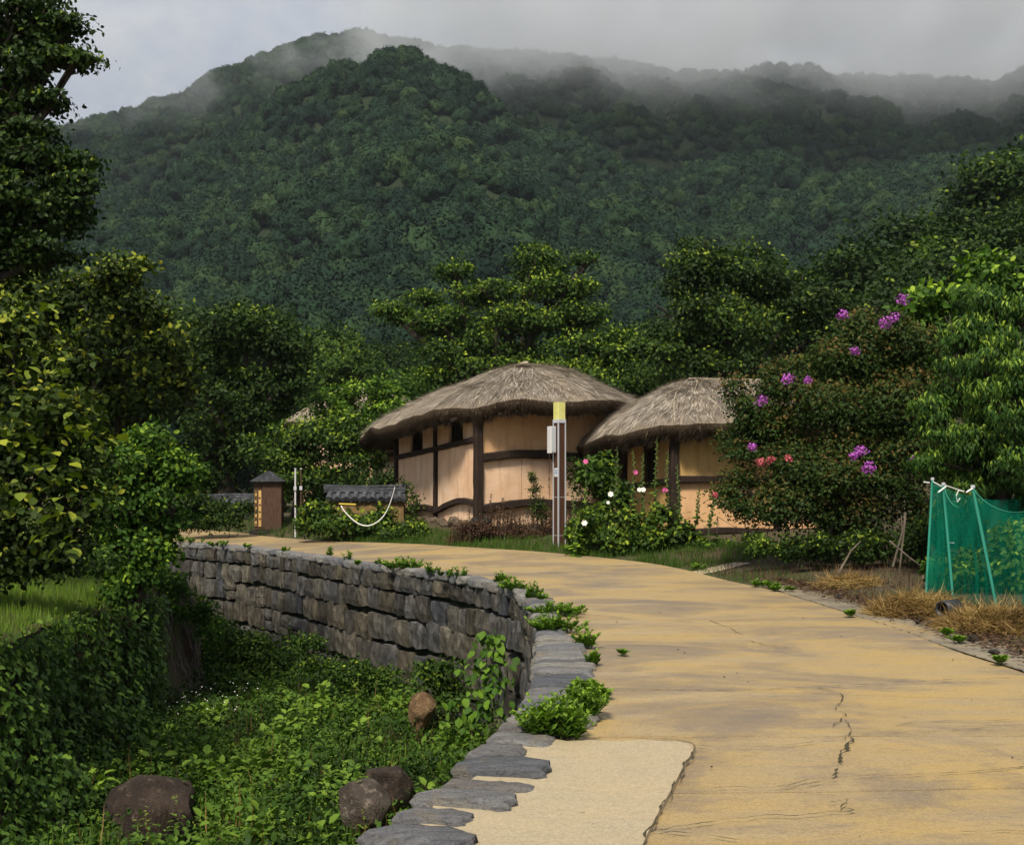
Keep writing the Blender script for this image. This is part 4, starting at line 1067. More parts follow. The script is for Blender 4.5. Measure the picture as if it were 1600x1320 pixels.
# ------------------------------------------------------------------ trees and shrubs
def lobes_px(D, L_):
    out = []
    for l in L_:
        px, py, rx, ry = l[:4]; d = D+(l[4] if len(l) > 4 else 0); dep = l[5] if len(l) > 5 else .9
        out.append((P(px, py, d), (rx*d/FOC, rx*d/FOC*dep, ry*d/FOC)))
    return out
def tree(name, label, cat_, D, bx, L_, size, mat, group=None, kind='diamond', trunk=True, tr=.16, bark='bark', limb_n=None, zbase=None, seed=1, stems=1, **kw):
    lb = lobes_px(D, L_); x = P(bx, 700, D)[0]; z = zg(x, D) if zbase is None else zbase
    t = thing(name, label, cat_, (x, D, z), 0, group)
    if trunk:
        mb = MB(); r_ = np.random.default_rng(seed)
        top = np.mean([l[0] for l in lb], axis=0); lo = min(l[0][2]-l[1][2] for l in lb)
        for st_ in range(stems):
            b = np.array([x, D, z-.15])+np.array([r_.uniform(-.15, .15), r_.uniform(-.15, .15), 0])*(stems > 1)
            fork = np.array([x*.6+top[0]*.4, D*.6+top[1]*.4, max(z+.4, z*.45+top[2]*.55)])+r_.normal(size=3)*.1
            pth = [b, b*.6+fork*.4+r_.normal(size=3)*[.06, .06, 0], fork]
            mb.tube(pth, [tr*1.25, tr, tr*.75], 8)
            for j, (c, rr) in enumerate(lb):
                if stems > 1 and j % stems != st_: continue
                k_ = fork*.45+c*.55+r_.normal(size=3)*.18*rr[0]+np.array([0, 0, .06*rr[2]])
                mb.tube([fork, k_, c], [tr*.55, tr*.34, tr*.18], 6)
                for q in range(4):
                    d = unit(r_.normal(size=3)+[0, 0, .5]); e = c+d*np.array(rr)*.8
                    mb.tube([k_*.4+c*.6, (c+e)/2+r_.normal(size=3)*.06*rr[0], e], [tr*.2, tr*.12, tr*.04], 5)
        mb.build('trunk', M[bark], t, smooth=True, world=True)
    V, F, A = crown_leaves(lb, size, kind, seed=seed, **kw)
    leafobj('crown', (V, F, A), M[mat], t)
    return t

# trees behind the houses
tree('broad_tree', 'wide flat-topped tree with layered boughs rising behind the larger cottage', 'tree', 44, 765,
     [(680, 505, 74, 24), (770, 462, 66, 22), (838, 402, 40, 22), (615, 492, 40, 14), (715, 425, 36, 15), (870, 455, 62, 20), (915, 408, 34, 13), (820, 510, 90, 24), (715, 552, 78, 24), (905, 498, 50, 20), (750, 590, 90, 30), (845, 430, 44, 18), (660, 470, 40, 14), (780, 545, 70, 24)],
     .17, 'leaf_mid', tr=.42, seed=3, young=.5, gap=.22, layers=2.8)
tree('dense_tree', 'tall dense dark tree with glossy leaves behind the smaller cottage', 'tree', 37, 1150,
     [(1085, 440, 62, 48), (1180, 440, 72, 50), (1100, 400, 36, 32), (1250, 470, 62, 52), (1060, 500, 62, 58), (1150, 520, 90, 72), (1240, 550, 80, 70), (1045, 570, 60, 56), (1150, 600, 90, 60), (1300, 500, 36, 40)],
     .16, 'leaf_dark', tr=.3, seed=4, young=.32, gap=.2, layers=3.2)
tree('young_tree', 'small bright green tree between the two dark trees behind the cottages', 'tree', 40, 940,
     [(910, 560, 52, 42), (975, 550, 50, 38), (945, 600, 70, 44), (860, 585, 42, 34), (1000, 600, 45, 36)], .17, 'leaf_mid', tr=.14, seed=5, young=.6, gap=.2, layers=3)
tree('round_bush', 'rounded dull green tree far behind the bright shrubs left of the cottage roof', 'tree', 60, 555, [(555, 590, 62, 40), (520, 605, 40, 30)], .24, 'leaf_mid', tr=.15, seed=6, young=.2, layers=3)
tree('round_bush', 'low rounded yellow green bush against the left slope of the larger cottage roof', 'bush', 50, 680, [(665, 610, 62, 36), (705, 600, 42, 28)], .2, 'leaf_bright', tr=.1, seed=7, young=.1, layers=3)
tree('bright_tree', 'light green bushy tree above the brown information box', 'tree', 31, 460,
     [(430, 700, 52, 38), (490, 690, 58, 40), (550, 705, 44, 34), (465, 740, 68, 32), (405, 705, 28, 22), (540, 665, 30, 24), (585, 715, 32, 24)], .13, 'leaf_mid', tr=.1, seed=8, young=.8, gap=.2, layers=3)
tree('bright_tree', 'yellow green tree just behind the left eave of the larger cottage', 'tree', 38, 560,
     [(515, 630, 42, 34), (575, 620, 50, 30), (600, 650, 44, 40), (540, 655, 50, 34), (620, 690, 26, 50)], .15, 'leaf_bright', tr=.12, seed=9, young=.7, gap=.15, layers=3)
tree('dark_tree', 'large dark shady tree standing over the road end left of the bright trees', 'tree', 35, 350,
     [(300, 560, 82, 62), (380, 520, 72, 48), (440, 540, 52, 44), (330, 640, 92, 70), (420, 620, 60, 52), (300, 730, 70, 50), (370, 700, 50, 44), (250, 600, 60, 60), (455, 590, 36, 36)],
     .16, 'leaf_dark', tr=.3, seed=10, young=.22, gap=.05, layers=3.4)
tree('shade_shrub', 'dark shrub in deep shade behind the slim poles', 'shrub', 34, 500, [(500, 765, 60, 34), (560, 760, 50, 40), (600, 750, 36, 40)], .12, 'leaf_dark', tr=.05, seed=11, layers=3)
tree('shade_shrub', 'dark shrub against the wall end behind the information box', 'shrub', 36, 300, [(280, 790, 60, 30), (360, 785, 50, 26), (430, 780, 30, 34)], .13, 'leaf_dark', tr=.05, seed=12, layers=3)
# rows of wood behind the village
wood = []
spec = [(60, 470, 70, .95), (150, 450, 72, .9), (-40, 440, 70, 1), (230, 460, 80, .8), (420, 500, 85, .75), (500, 530, 75, .8), (590, 545, 90, .7), (660, 560, 80, .7), (960, 530, 80, .8), (1010, 520, 90, .8),
        (1350, 400, 62, 1.0), (1430, 350, 68, 1.1), (1510, 300, 72, 1.2), (1590, 255, 70, 1.3), (1660, 300, 64, 1.3), (1290, 430, 70, .9), (1400, 440, 55, 1.0), (1490, 390, 56, 1.1), (1570, 360, 55, 1.2), (1650, 380, 52, 1.2), (1340, 480, 50, .8), (1450, 470, 48, .9), (1720, 330, 60, 1.2), (-120, 400, 62, 1.1), (750, 560, 95, .8), (840, 560, 100, .8), (1230, 470, 95, .8)]
wsrc = []
wl = ['dark tree above the large-leaved shrub at the left edge', 'tree between the yellow-tipped tree and the left edge tree', 'tree behind the framing tree trunk at the left edge', 'tree behind the yellow-tipped tree crown',
 'tree rising behind the large shady tree over the road end', 'tree behind the round bush left of the cottage roof', 'tree just left of the layered flat-topped tree', 'tree low behind the left boughs of the flat-topped tree',
 'tree in the gap between the flat-topped and the dense glossy tree', 'tree behind the left shoulder of the dense glossy tree', 'lowest-left tree on the wooded rise behind the flowering bush', 'second tree up the skyline of the wooded rise on the right',
 'third tree up the skyline of the wooded rise on the right', 'topmost tree of the wooded rise at the right edge', 'tree beyond the right edge of the wooded rise', 'tree between the dense glossy tree and the wooded rise',
 'tree at the middle of the wooded rise above the purple flowers', 'tree directly behind the thin-branched yellow-tipped tree', 'tree under the topmost one on the wooded rise', 'olive tree low at the right edge of the wooded rise',
 'small tree behind the left top of the flowering bush', 'small tree behind the middle top of the flowering bush', 'outermost tree of the wooded rise past the right edge', 'tree behind all others at the far left edge',
 'tree straight behind the middle of the flat-topped tree', 'tree behind the right boughs of the flat-topped tree', 'tree behind the right shoulder of the dense glossy tree']
labs = ['dark round-crowned tree of the wood beyond the village', 'olive green tree of the wood beyond the village', 'loose-crowned tree of the wood beyond the village']
for v in range(3):
    t = thing('wood_tree', labs[v], 'tree', (0, 0, 0), 0, 'wood trees behind the village')
    r_ = np.random.default_rng(70+v)
    lb = [((0, 0, 6.2), (2.6, 2.6, 2.2)), ((1.6, .4, 4.9), (2.0, 2.0, 1.7)), ((-1.6, -.3, 4.6), (2.1, 2.1, 1.9)), ((.3, -1.6, 4.0), (2.1, 1.8, 1.9)), ((-.4, 1.6, 4.4), (2.0, 1.8, 1.8)), ((.9, -1.3, 6.3), (1.5, 1.4, 1.4)), ((-1.2, -1.0, 6.4), (1.3, 1.3, 1.3)), ((0, 0, 2.6), (2.2, 2.2, 1.6))]
    lb = [(np.array(c)+r_.normal(size=3)*.5, r) for c, r in lb]
    mb = MB(); mb.tube([(0, 0, -.5), (.1, 0, 2), (0, .1, 5)], [.3, .24, .12], 7)
    for c, r in lb[:5]: mb.tube([(.1, 0, 2), c*.6+np.array([0, 0, 1]), c], [.14, .1, .05], 5)
    mb.build('trunk', M['bark'], t, smooth=True)
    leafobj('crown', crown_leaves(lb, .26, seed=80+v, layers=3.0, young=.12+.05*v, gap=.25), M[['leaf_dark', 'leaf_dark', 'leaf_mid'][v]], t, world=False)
    wsrc.append(t)
used = [False]*3
for i, (px, py, D, sc_) in enumerate(spec):
    v = [0, 2, 0, 1][i % 4]; x = P(px, py, D)[0]; z = zg(x, D); top = P(px, py, D)[2]
    H = max(top-z, 4.5)*1.02; s_ = H/8.4; s_ = min(s_, 2.3)
    if not used[v]: t = wsrc[v]; used[v] = True
    else:
        t = wsrc[v].copy(); C.objects.link(t)
        for ch in wsrc[v].children: c = ch.copy(); C.objects.link(c); c.parent = t
    t['label'] = wl[i]
    t.location = (x, D, min(z, top-8.4*s_*.9) if H > 19 else z); t.rotation_euler = (0, 0, i*1.7); t.scale = (s_*1.1*sc_**.3, s_*1.1*sc_**.3, s_)

# right side
tree('tall_shrub', 'tall thin-branched tree with yellow green tips above the flowering bush', 'tree', 19, 1520,
     [(1540, 430, 32, 42), (1440, 480, 38, 36), (1500, 470, 50, 44), (1590, 460, 40, 50), (1560, 520, 60, 50), (1460, 540, 60, 50)], .14, 'leaf_bright', tr=.09, seed=21, kind='oval', young=.8, gap=.35, layers=1.8, bark='bark')
myr = [(1320, 560, 66, 46), (1400, 540, 62, 44), (1235, 600, 52, 44), (1300, 640, 90, 66), (1400, 640, 84, 70), (1180, 640, 40, 34), (1190, 700, 62, 46), (1300, 740, 92, 64), (1410, 730, 74, 66), (1150, 770, 48, 40), (1230, 800, 72, 52), (1340, 820, 80, 46), (1430, 560, 40, 60), (1460, 630, 36, 60), (1340, 510, 30, 22), (1150, 610, 28, 20), (1440, 810, 40, 50)]
mt_ = tree('crape_myrtle', 'broad dark bush with russet tips and purple flower clusters beside the smaller cottage', 'flowering bush', 17.6, 1310, myr, .068, 'leaf_myrtle', tr=.05, stems=6, seed=22, young=.9, gap=.16, layers=3.4, stray_p=.5, zbase=.2, spread=3.8)
tree('peach_tree', 'peach tree with long drooping bright green leaves behind the green net', 'tree', 14.6, 1560,
     [(1490, 520, 42, 40), (1560, 510, 52, 42), (1620, 540, 50, 60), (1500, 600, 52, 52), (1580, 610, 62, 62), (1480, 680, 50, 40), (1560, 700, 80, 62), (1630, 700, 60, 70), (1520, 770, 70, 50), (1620, 800, 60, 50), (1450, 640, 34, 26), (1680, 620, 50, 80), (1600, 480, 44, 34), (1550, 470, 34, 28), (1500, 740, 44, 36), (1450, 720, 26, 20), (1560, 640, 60, 50, -.7), (1615, 600, 60, 60, -.7), (1540, 560, 46, 40, -.5), (1590, 730, 60, 46, -.7), (1520, 690, 44, 36, -.5)],
     .085, 'leaf_peach', tr=.09, kind='long', seed=23, young=.8, gap=.2, layers=6.0, droop=.95, width=1.35, per=12, spread=2.0)
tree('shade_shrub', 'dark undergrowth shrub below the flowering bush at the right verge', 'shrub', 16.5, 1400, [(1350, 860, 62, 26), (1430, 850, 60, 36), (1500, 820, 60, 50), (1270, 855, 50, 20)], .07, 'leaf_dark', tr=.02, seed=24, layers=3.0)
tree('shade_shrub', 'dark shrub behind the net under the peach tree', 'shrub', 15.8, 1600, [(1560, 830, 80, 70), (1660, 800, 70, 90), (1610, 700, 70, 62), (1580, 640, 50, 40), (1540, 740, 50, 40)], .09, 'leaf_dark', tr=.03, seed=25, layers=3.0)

# flower clusters of the flowering bush
def cluster(parent, px, py, rpx, D, mat, n=110):
    r_ = rpx*D/FOC; c = P(px, py, D); d = rsph(n); pos = c+d*r_*np.array([1, 1, .85])*(rng.random(n)**.4)[:, None]
    L0 = leaves(pos, rsph(n), d, rng.uniform(.020, .042, n), 'diamond', rng.random(n), 1.6)
    return leafobj('flower_cluster', L0, M[mat], parent)
for px, py, r_, m_, dd in [(1317, 492, 11, 'purple', -.1), (1410, 468, 11, 'purple', 0), (1384, 504, 13, 'purple', -.2), (1398, 496, 10, 'purple', -.1), (1231, 592, 12, 'purple', -.4), (1262, 594, 6, 'purple', -.4), (1190, 626, 11, 'purple', -.4),
                      (1336, 548, 8, 'purple', -.6), (1346, 704, 11, 'purple', -1.7), (1358, 730, 12, 'purple', -1.8), (1334, 712, 7, 'purple', -1.7), (1455, 712, 10, 'purple', -1.2), (1426, 718, 5, 'purple', -1.2), (1176, 698, 8, 'purple', -1.2),
                      (1188, 722, 8, 'coral', -1.1), (1205, 718, 7, 'coral', -1.2), (1232, 716, 6, 'coral', -1.3), (1118, 773, 4, 'coral', -.6)]:
    cluster(mt_, px, py, r_, 17.0+dd, m_)

# ---- left side: trees on the bank
def leaf_parts(t, n, pts_px, size, tint_mat, kind='oval'):
    """single big leaves, each an object of its own"""
    T, F = templ(kind); src = []
    for v in range(5):
        src.append(mesh('leaf', T*np.array([1.0+.1*v, 1, 1]), F, M[tint_mat], attr={'tint': ('FACE', np.full(len(F), [.35, .5, .62, .76, .92][v]))}))
    iw_ = t.matrix_basis.inverted()
    for k in range(n):
        px, py, rx, ry, D = pts_px[k % len(pts_px)]
        a = random.uniform(0, 6.28); q = random.random()**.5
        p = P(px+rx*q*cos(a), py+ry*q*sin(a), D+random.uniform(-.6, .3))
        o = link('leaf', src[random.randrange(5)], t); o.location = iw_@Vector(p)
        o.rotation_euler = (random.uniform(-.8, .1), random.uniform(-.4, .4), random.uniform(0, 6.28)); o.scale = (size*random.uniform(.7, 1.2),)*3
tl = tree('framing_tree', 'tall dark tree at the left edge with branches reaching across the pale sky', 'tree', 14.5, -300,
     [(10, 60, 66, 52), (50, 110, 46, 34), (-40, 130, 80, 80), (85, 92, 30, 18), (20, 175, 34, 20), (-20, 240, 66, 56), (60, 250, 62, 30), (95, 290, 50, 34), (30, 320, 90, 56), (-60, 360, 100, 90), (60, 15, 44, 22), (120, 300, 30, 16), (70, 350, 52, 28), (-30, 20, 60, 50), (10, 400, 62, 44), (10, 130, 50, 30), (40, 200, 46, 22), (105, 330, 46, 24), (70, 60, 34, 26), (30, 10, 50, 30), (130, 290, 34, 14), (0, 290, 60, 40), (120, 95, 20, 10), (105, 40, 20, 10), (75, 160, 34, 12), (60, 210, 44, 16), (125, 255, 26, 14), (0, 350, 70, 50), (80, 400, 50, 34)],
     .085, 'leaf_dark', tr=.20, seed=31, kind='oval', young=.2, gap=.12, layers=2.3, zbase=-.4, spread=4.6, stray_p=.45, flat=.35)
tree('yellow_tipped_tree', 'leafy tree with yellow green upper leaves behind the bank on the left', 'tree', 18, 170,
     [(185, 430, 52, 42), (130, 470, 70, 50), (215, 490, 46, 40), (60, 480, 80, 56), (160, 560, 80, 60), (250, 540, 42, 34), (60, 590, 90, 70), (230, 620, 70, 56), (290, 590, 32, 34), (140, 660, 90, 60), (0, 520, 80, 90)],
     .10, 'leaf_olive', tr=.13, seed=32, kind='oval', young=.75, gap=.25, layers=2.3, zbase=-.4, spread=3.4)
tb = tree('large_leaved_shrub', 'near shrub with large yellow green heart-shaped leaves at the left edge', 'shrub', 11.2, -90,
     [(20, 540, 70, 60), (70, 640, 80, 60), (20, 700, 80, 80), (110, 720, 60, 56), (50, 810, 90, 70), (120, 800, 46, 40), (-30, 620, 70, 90), (-20, 830, 80, 80), (20, 880, 70, 34), (90, 870, 60, 34)],
     .082, 'leaf_olive', tr=.07, seed=33, kind='oval', young=.45, gap=.12, layers=2.4, stray_p=.3, zbase=-.4)
leaf_parts(tb, 230, [(30, 480, 60, 20, 10.9), (100, 560, 50, 20, 10.8), (70, 600, 70, 30, 10.6), (120, 650, 55, 25, 10.6), (150, 680, 40, 18, 10.7), (60, 700, 60, 30, 10.4), (100, 740, 50, 25, 10.5), (120, 790, 40, 22, 10.5), (40, 780, 50, 40, 10.3), (90, 850, 40, 25, 10.5), (15, 560, 40, 40, 10.7), (20, 660, 30, 40, 10.5)], .12, 'leaf_olive')
ts = tree('bright_shrub', 'bushy shrub of fresh green leaves at the corner of the bank above the gully', 'shrub', 15.6, 210,
     [(235, 690, 36, 30), (200, 720, 60, 42), (270, 730, 42, 36), (180, 790, 70, 56), (250, 800, 48, 56), (215, 850, 60, 36), (150, 730, 44, 40), (296, 745, 18, 18), (160, 860, 50, 34), (250, 868, 34, 22), (225, 760, 60, 50), (212, 900, 40, 28), (190, 920, 26, 20)],
     .085, 'leaf_bright', tr=.07, seed=34, kind='oval', young=.6, gap=.05, layers=3.2, stray_p=.28, zbase=-.35)
tree('shade_shrub', 'dark low shrub on the bank at the left edge below the large leaves', 'shrub', 14.2, 60, [(20, 880, 70, 36), (100, 876, 70, 30), (170, 880, 40, 22), (-40, 860, 70, 50)], .07, 'leaf_mid', tr=.03, trunk=False, seed=35, young=.2, layers=2.4, zbase=-.35)

# ------------------------------------------------------------------ low growth
def scatter_leaves(x, y, z, per, size, mat, name, kind='diamond', spread=2.2, up=.6, tint0=0.0, tint1=.6, hi=.0, **kw):
    n = len(x); k = np.repeat(np.arange(n), per); m = len(k)
    h = rng.random(m)
    pos = np.stack([x[k], y[k], z[k]], 1)+rng.normal(size=(m, 3))*np.array([1, 1, .35])*size*spread+np.c_[np.zeros((m, 2)), h*hi]
    ld = unit(rsph(m)+np.array([0, 0, up])); nm = unit(np.array([0, 0, 1.])+rsph(m)*.6)
    base = rng.random(n)[k]
    tint = np.clip(tint0+(tint1-tint0)*(.5*base+.5*rng.random(m))+.25*(h > .75)*rng.random(m), 0, 1)
    return leaves(pos, ld, nm, size*rng.uniform(.6, 1.25, m), kind, tint, kw.get('width', 1.0))
def rand_in(x0, x1, y0, y1, n): return rng.uniform(x0, x1, n), rng.uniform(y0, y1, n)
# gully undergrowth: mounded leafy mass
x, y = rand_in(-8.5, 1.0, 3, 28, 52000)
p = np.stack([x, y], 1); dW = sdist(p, WSs); dB = -sdist(p, BSs)
bo = np.ones(len(x), bool)
for px_, py_, D_, r_ in ((225, 1275, 11.1, .66), (575, 1262, 10.7, .36), (662, 1106, 14.7, .30), (612, 1240, 11.4, .3)):
    q_ = P(px_, py_, D_); bo &= np.hypot(p[:, 0]-q_[0], p[:, 1]-q_[1]) > r_
k = bo & (dW > -.0) & (dB > .2) & (rng.random(len(x)) < np.clip(1.25-y/26, .35, 1)); x, y, dW, dB = x[k], y[k], dW[k], dB[k]; p = p[k]
mound = .16+.34*(.5+.5*fbm(p, 1.5, 33, 3))+.22*(.5+.5*fbm(p, .55, 34, 2))+.30*np.clip(1-dW/1.0, 0, 1)*(.5+.5*fbm(p, 1.1, 35, 2))+.22*np.clip(1-dB/1.2, 0, 1)
z = -2.38+mound*(.25+.75*rng.random(len(x))**.45)
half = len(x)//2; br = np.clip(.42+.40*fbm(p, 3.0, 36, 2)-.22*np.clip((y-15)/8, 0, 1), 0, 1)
parts = []
for sl_, kd, sz in ((slice(0, half//3), 'oval', .085), (slice(half//3, None), 'diamond', .066)):
    V, F, A = scatter_leaves(x[sl_], y[sl_], z[sl_], 7, sz, None, '', kd, up=.35, tint0=0, tint1=.55)
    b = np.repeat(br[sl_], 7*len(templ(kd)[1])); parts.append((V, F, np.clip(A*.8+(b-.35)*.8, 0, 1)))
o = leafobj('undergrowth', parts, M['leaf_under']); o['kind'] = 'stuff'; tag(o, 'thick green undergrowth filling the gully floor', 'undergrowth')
# ferny stalks standing out of it
x, y = rand_in(-6, 0.6, 9.5, 20, 1000); p = np.stack([x, y], 1); dW = sdist(p, WSs); dB = -sdist(p, BSs); k = (dW > .3) & (dB > .6); x, y = x[k], y[k]; n = len(x)
hh = rng.uniform(.30, .85, n)*(.6+.5*fbm(np.stack([x, y], 1), 1.8, 77, 2)).clip(.45, 1.2); kk_ = np.repeat(np.arange(n), 16); m = len(kk_); t = rng.random(m)
lean = rng.normal(size=(n, 2))*.12
pos = np.stack([x[kk_]+lean[kk_, 0]*t, y[kk_]+lean[kk_, 1]*t, -2.2+hh[kk_]*t], 1); a = rng.uniform(0, 6.28, m)
ld = np.stack([np.cos(a), np.sin(a), rng.uniform(-.1, .7, m)], 1)
o = leafobj('gully_weeds', leaves(pos, ld, np.tile([0, 0, 1.], (m, 1))+rsph(m)*.2, .10*(1.1-t*.7), 'long', np.clip(.3+.5*t+rng.random(m)*.2, 0, 1), 1.6), M['leaf_under']); tag(o, 'slender leafy weeds standing out of the gully undergrowth', 'weeds', kind='stuff')
# small white flowers in the gully by the bank corner
x, y = rand_in(-5.0, -3.8, 14.6, 17.0, 70); p = np.stack([x, y], 1); z = -1.75+.15*rng.random(len(x))
o = leafobj('tiny_flowers', leaves(np.stack([x, y, z], 1), rsph(len(x)), np.tile([0, 0, 1.], (len(x), 1)), .022, 'diamond', rng.random(len(x)), 1.8), M['white_f']); tag(o, 'scattered tiny white flowers near the corner of the bank', 'flowers', kind='stuff')

def grass(x, y, z, h, mat, name, label, tint=(0, 1), lean=.45, wd=1.0, cat_='grass'):
    n = len(x); a = rng.uniform(0, 6.28, n); l = np.abs(rng.normal(size=n))*lean
    d = np.stack([np.cos(a)*l, np.sin(a)*l, np.ones(n)], 1); nm = np.stack([-np.cos(a), -np.sin(a), l], 1)
    V = leaves(np.stack([x, y, z], 1), d, nm, h*rng.uniform(.5, 1.2, n), 'blade', tint[0]+(tint[1]-tint[0])*rng.random(n), wd)
    o = leafobj(name, V, M[mat]); return tag(o, label, cat_, kind='stuff')
# grass on top of the bank
x, y = rand_in(-10, -5.1, 8, 21, 60000); p = np.stack([x, y], 1); dB = -sdist(p, BSs); k = (dB < .12); x, y = x[k], y[k]; z = z_ground(x, y)
grass(x, y, z, .17, 'leaf_grass', 'bank_grass', 'bright green tufted grass on top of the ivy-grown bank', (.6, 1.1), .5, .75)
x, y = rand_in(-6.2, -5.15, 6, 17.0, 3200); z = z_ground(x, y)
k = z > -.9
k &= (rng.random(len(k)) < .45)&(x > -5.75)
V = scatter_leaves(x[k], y[k], np.maximum(z[k], -.5)+.05, 6, .075, None, '', 'palm', hi=.12, tint0=.3, tint1=.9)
o = leafobj('ivy_edge', V, M['leaf_ivy']); tag(o, 'ivy spilling over the top edge of the bank', 'ivy', kind='stuff')
# bush hanging over the bare end of the bank
tree('hanging_bush', 'light green bush hanging over the bare brown end of the bank', 'bush', 17.8, 250, [(225, 905, 40, 22), (268, 915, 34, 26), (305, 950, 32, 26), (255, 950, 22, 26), (330, 985, 26, 28)], .06, 'leaf_bright', tr=.02, seed=41, young=.3, layers=3.2, zbase=-.35)
tree('hanging_bush', 'dark bushy growth in the gully below the far stretch of the stone wall', 'bush', 19.5, 350, [(340, 1000, 46, 34), (400, 1015, 50, 28), (300, 1020, 36, 40), (370, 1050, 60, 34), (450, 1045, 46, 22)], .075, 'leaf_mid', tr=.02, seed=42, young=.15, layers=3.0, zbase=-2.3)
tree('gully_bush', 'dark bush leaning on the foot of the stone wall left of the climbing vine', 'bush', 15.2, 695, [(690, 1060, 26, 30), (700, 1090, 36, 26), (670, 1055, 14, 16)], .07, 'leaf_mid', tr=.015, seed=43, young=.2, layers=3.0, zbase=-2.3)
tree('gully_bush', 'low bush in the gully against the middle of the stone wall', 'bush', 17.5, 480, [(485, 1010, 34, 18), (540, 1050, 40, 22), (600, 1070, 40, 22)], .07, 'leaf_mid', tr=.015, seed=44, young=.2, layers=2.6, zbase=-2.3)

# climbing vine with large leaves on the wall
vb = P(760, 1100, 13.4); vt = thing('climbing_vine', 'climbing vine with broad pale green leaves growing up the stone wall', 'vine', (vb[0], 13.4, -2.3))
mb = MB()
for q in range(5): 
    a = P(765+q*4, 1120, 13.3); b = P(745+q*12, 1060, 13.5); c = P(755+q*9, 985+q*8, 13.6); mb.tube([a, b, c], [.012, .009, .004], 5)
mb.build('stem', M['stem'], vt, world=True)
T, F = templ('oval'); vl = [mesh('leaf', T*np.array([1.15, 1, 1]), F, M['leaf_bright'], attr={'tint': ('FACE', np.full(len(F), a))}) for a in (.25, .4, .55, .68)]
iv = vt.matrix_basis.inverted()
for q in range(130):
    f = q/130; px = 765+random.gauss(0, 9+17*f)-12*f; py = 985+135*f+random.gauss(0, 5)
    o = link('leaf', random.choice(vl), vt); o.location = iv@Vector(P(px, py, 13.45-.25*random.random()))
    o.rotation_euler = (random.uniform(-1.1, -.3), random.uniform(-.5, .5), pi+random.uniform(-1.0, 1.0)); o.scale = (random.uniform(.08, .15),)*3

# weeds in the joints of the coping
def weed(px, py, hpx, wpx, n, label, group=None, tint=(.3, .9), spiky=False, z0_=.03):
    b = G(px, py, z0_); D = b[1]; H = hpx*D/FOC; W_ = wpx*D/FOC/2
    t = thing('weed_tuft', label, 'weed', (b[0], b[1], z0_), 0, group)
    ns = max(4, n//11); sx = rng.uniform(-W_, W_, ns); sy = rng.uniform(-W_, W_, ns)*.7
    env = np.sqrt(np.clip(1-(sx/(W_*1.15))**2, .1, 1)); sh = H*env*rng.uniform(.55, 1.0, ns)
    k = np.repeat(np.arange(ns), 17); m = len(k); f = rng.random(m)
    lx = sx*.7+rng.normal(size=ns)*.03
    pos = np.stack([sx[k]+lx[k]*f, sy[k]*(1+f*.4), sh[k]*f], 1); a = rng.uniform(0, 6.28, m)
    ld = np.stack([np.cos(a), np.sin(a), rng.uniform(.2, 1.3, m)], 1)
    sz = .044*(1+D/22)
    Vl = leaves(pos, ld, np.tile([0, 0, 1.], (m, 1))+rsph(m)*.35, sz*rng.uniform(.6, 1.2, m)*(1.15-.5*f), 'diamond', tint[0]+(tint[1]-tint[0])*np.clip(f*.6+rng.random(m)*.4, 0, 1), .9)
    o = leafobj('leaves', Vl, M['leaf_bright'], t, world=False); o['kind'] = 'stuff'
    mb = MB()
    for j in range(min(ns, 40)): mb.tube([(sx[j], sy[j], -.02), (sx[j]+lx[j]*.5, sy[j], sh[j]*.5), (sx[j]+lx[j], sy[j]*1.4, sh[j])], .0035, 3, cap=False)
    mb.build('stems', M['stem'], t)
    return t
W_ = [(865, 1150, 66, 70, 900, 'largest clump of green weeds on the coping beside the pale patch'), (905, 1118, 52, 52, 600, 'weed clump just behind the largest one on the coping'),
      (928, 1088, 24, 34, 260, 'small weed growing out on the lane surface beside the second clump'), (872, 985, 28, 56, 420, 'flat weed mat on the coping near the inner bend'),
      (868, 960, 20, 60, 420, 'spreading weed mat over the inner bend of the coping'), (832, 935, 30, 16, 130, 'upright bushy weed at the inner bend of the coping'),
      (915, 1010, 30, 22, 150, 'thin weed with pale leaves on the coping before the flat mats'), (925, 1038, 24, 20, 110, 'slim weed sprig beside the grey coping slab'),
      (848, 938, 12, 12, 60, 'tiny weed sprig right of the upright bushy weed'), (803, 922, 20, 26, 160, 'weed tuft on the coping where the wall starts to bend'),
      (784, 910, 18, 20, 130, 'weed tuft left of the bend on the coping'), (790, 918, 9, 22, 80, 'low weed patch below the tuft by the bend'),
      (632, 888, 18, 44, 420, 'dense wide clump of weeds on the middle of the wall top'), (672, 896, 22, 10, 60, 'tall single weed right of the dense clump'),
      (694, 900, 20, 14, 70, 'feathery weed in the row right of the dense clump'), (718, 902, 18, 18, 80, 'last feathery weed before the gap in the row'),
      (594, 884, 12, 10, 50, 'small weed just left of the dense clump'), (543, 877, 18, 5, 30, 'solitary upright weed on the far wall top'), (515, 870, 20, 8, 40, 'taller of two lone weeds on the far wall top'),
      (445, 862, 9, 12, 50, 'pair of low sprigs on the far wall top'), (383, 856, 7, 12, 40, 'small pale sprig near the shady part of the wall top'), (345, 853, 10, 24, 100, 'wide low weed near the shady end of the wall'),
      (305, 849, 10, 18, 70, 'weed at the shady end of the wall top'), (283, 846, 12, 14, 70, 'weed nearest the bright shrub on the wall top'), (975, 1022, 5, 7, 30, 'tiny green sprout alone on the lane'),
      (905, 1075, 16, 14, 60, 'sprig between the slabs above the big clump'), (560, 882, 8, 5, 24, 'very small sprig between the lone weeds and the small one')]
for a in W_: weed(*a)
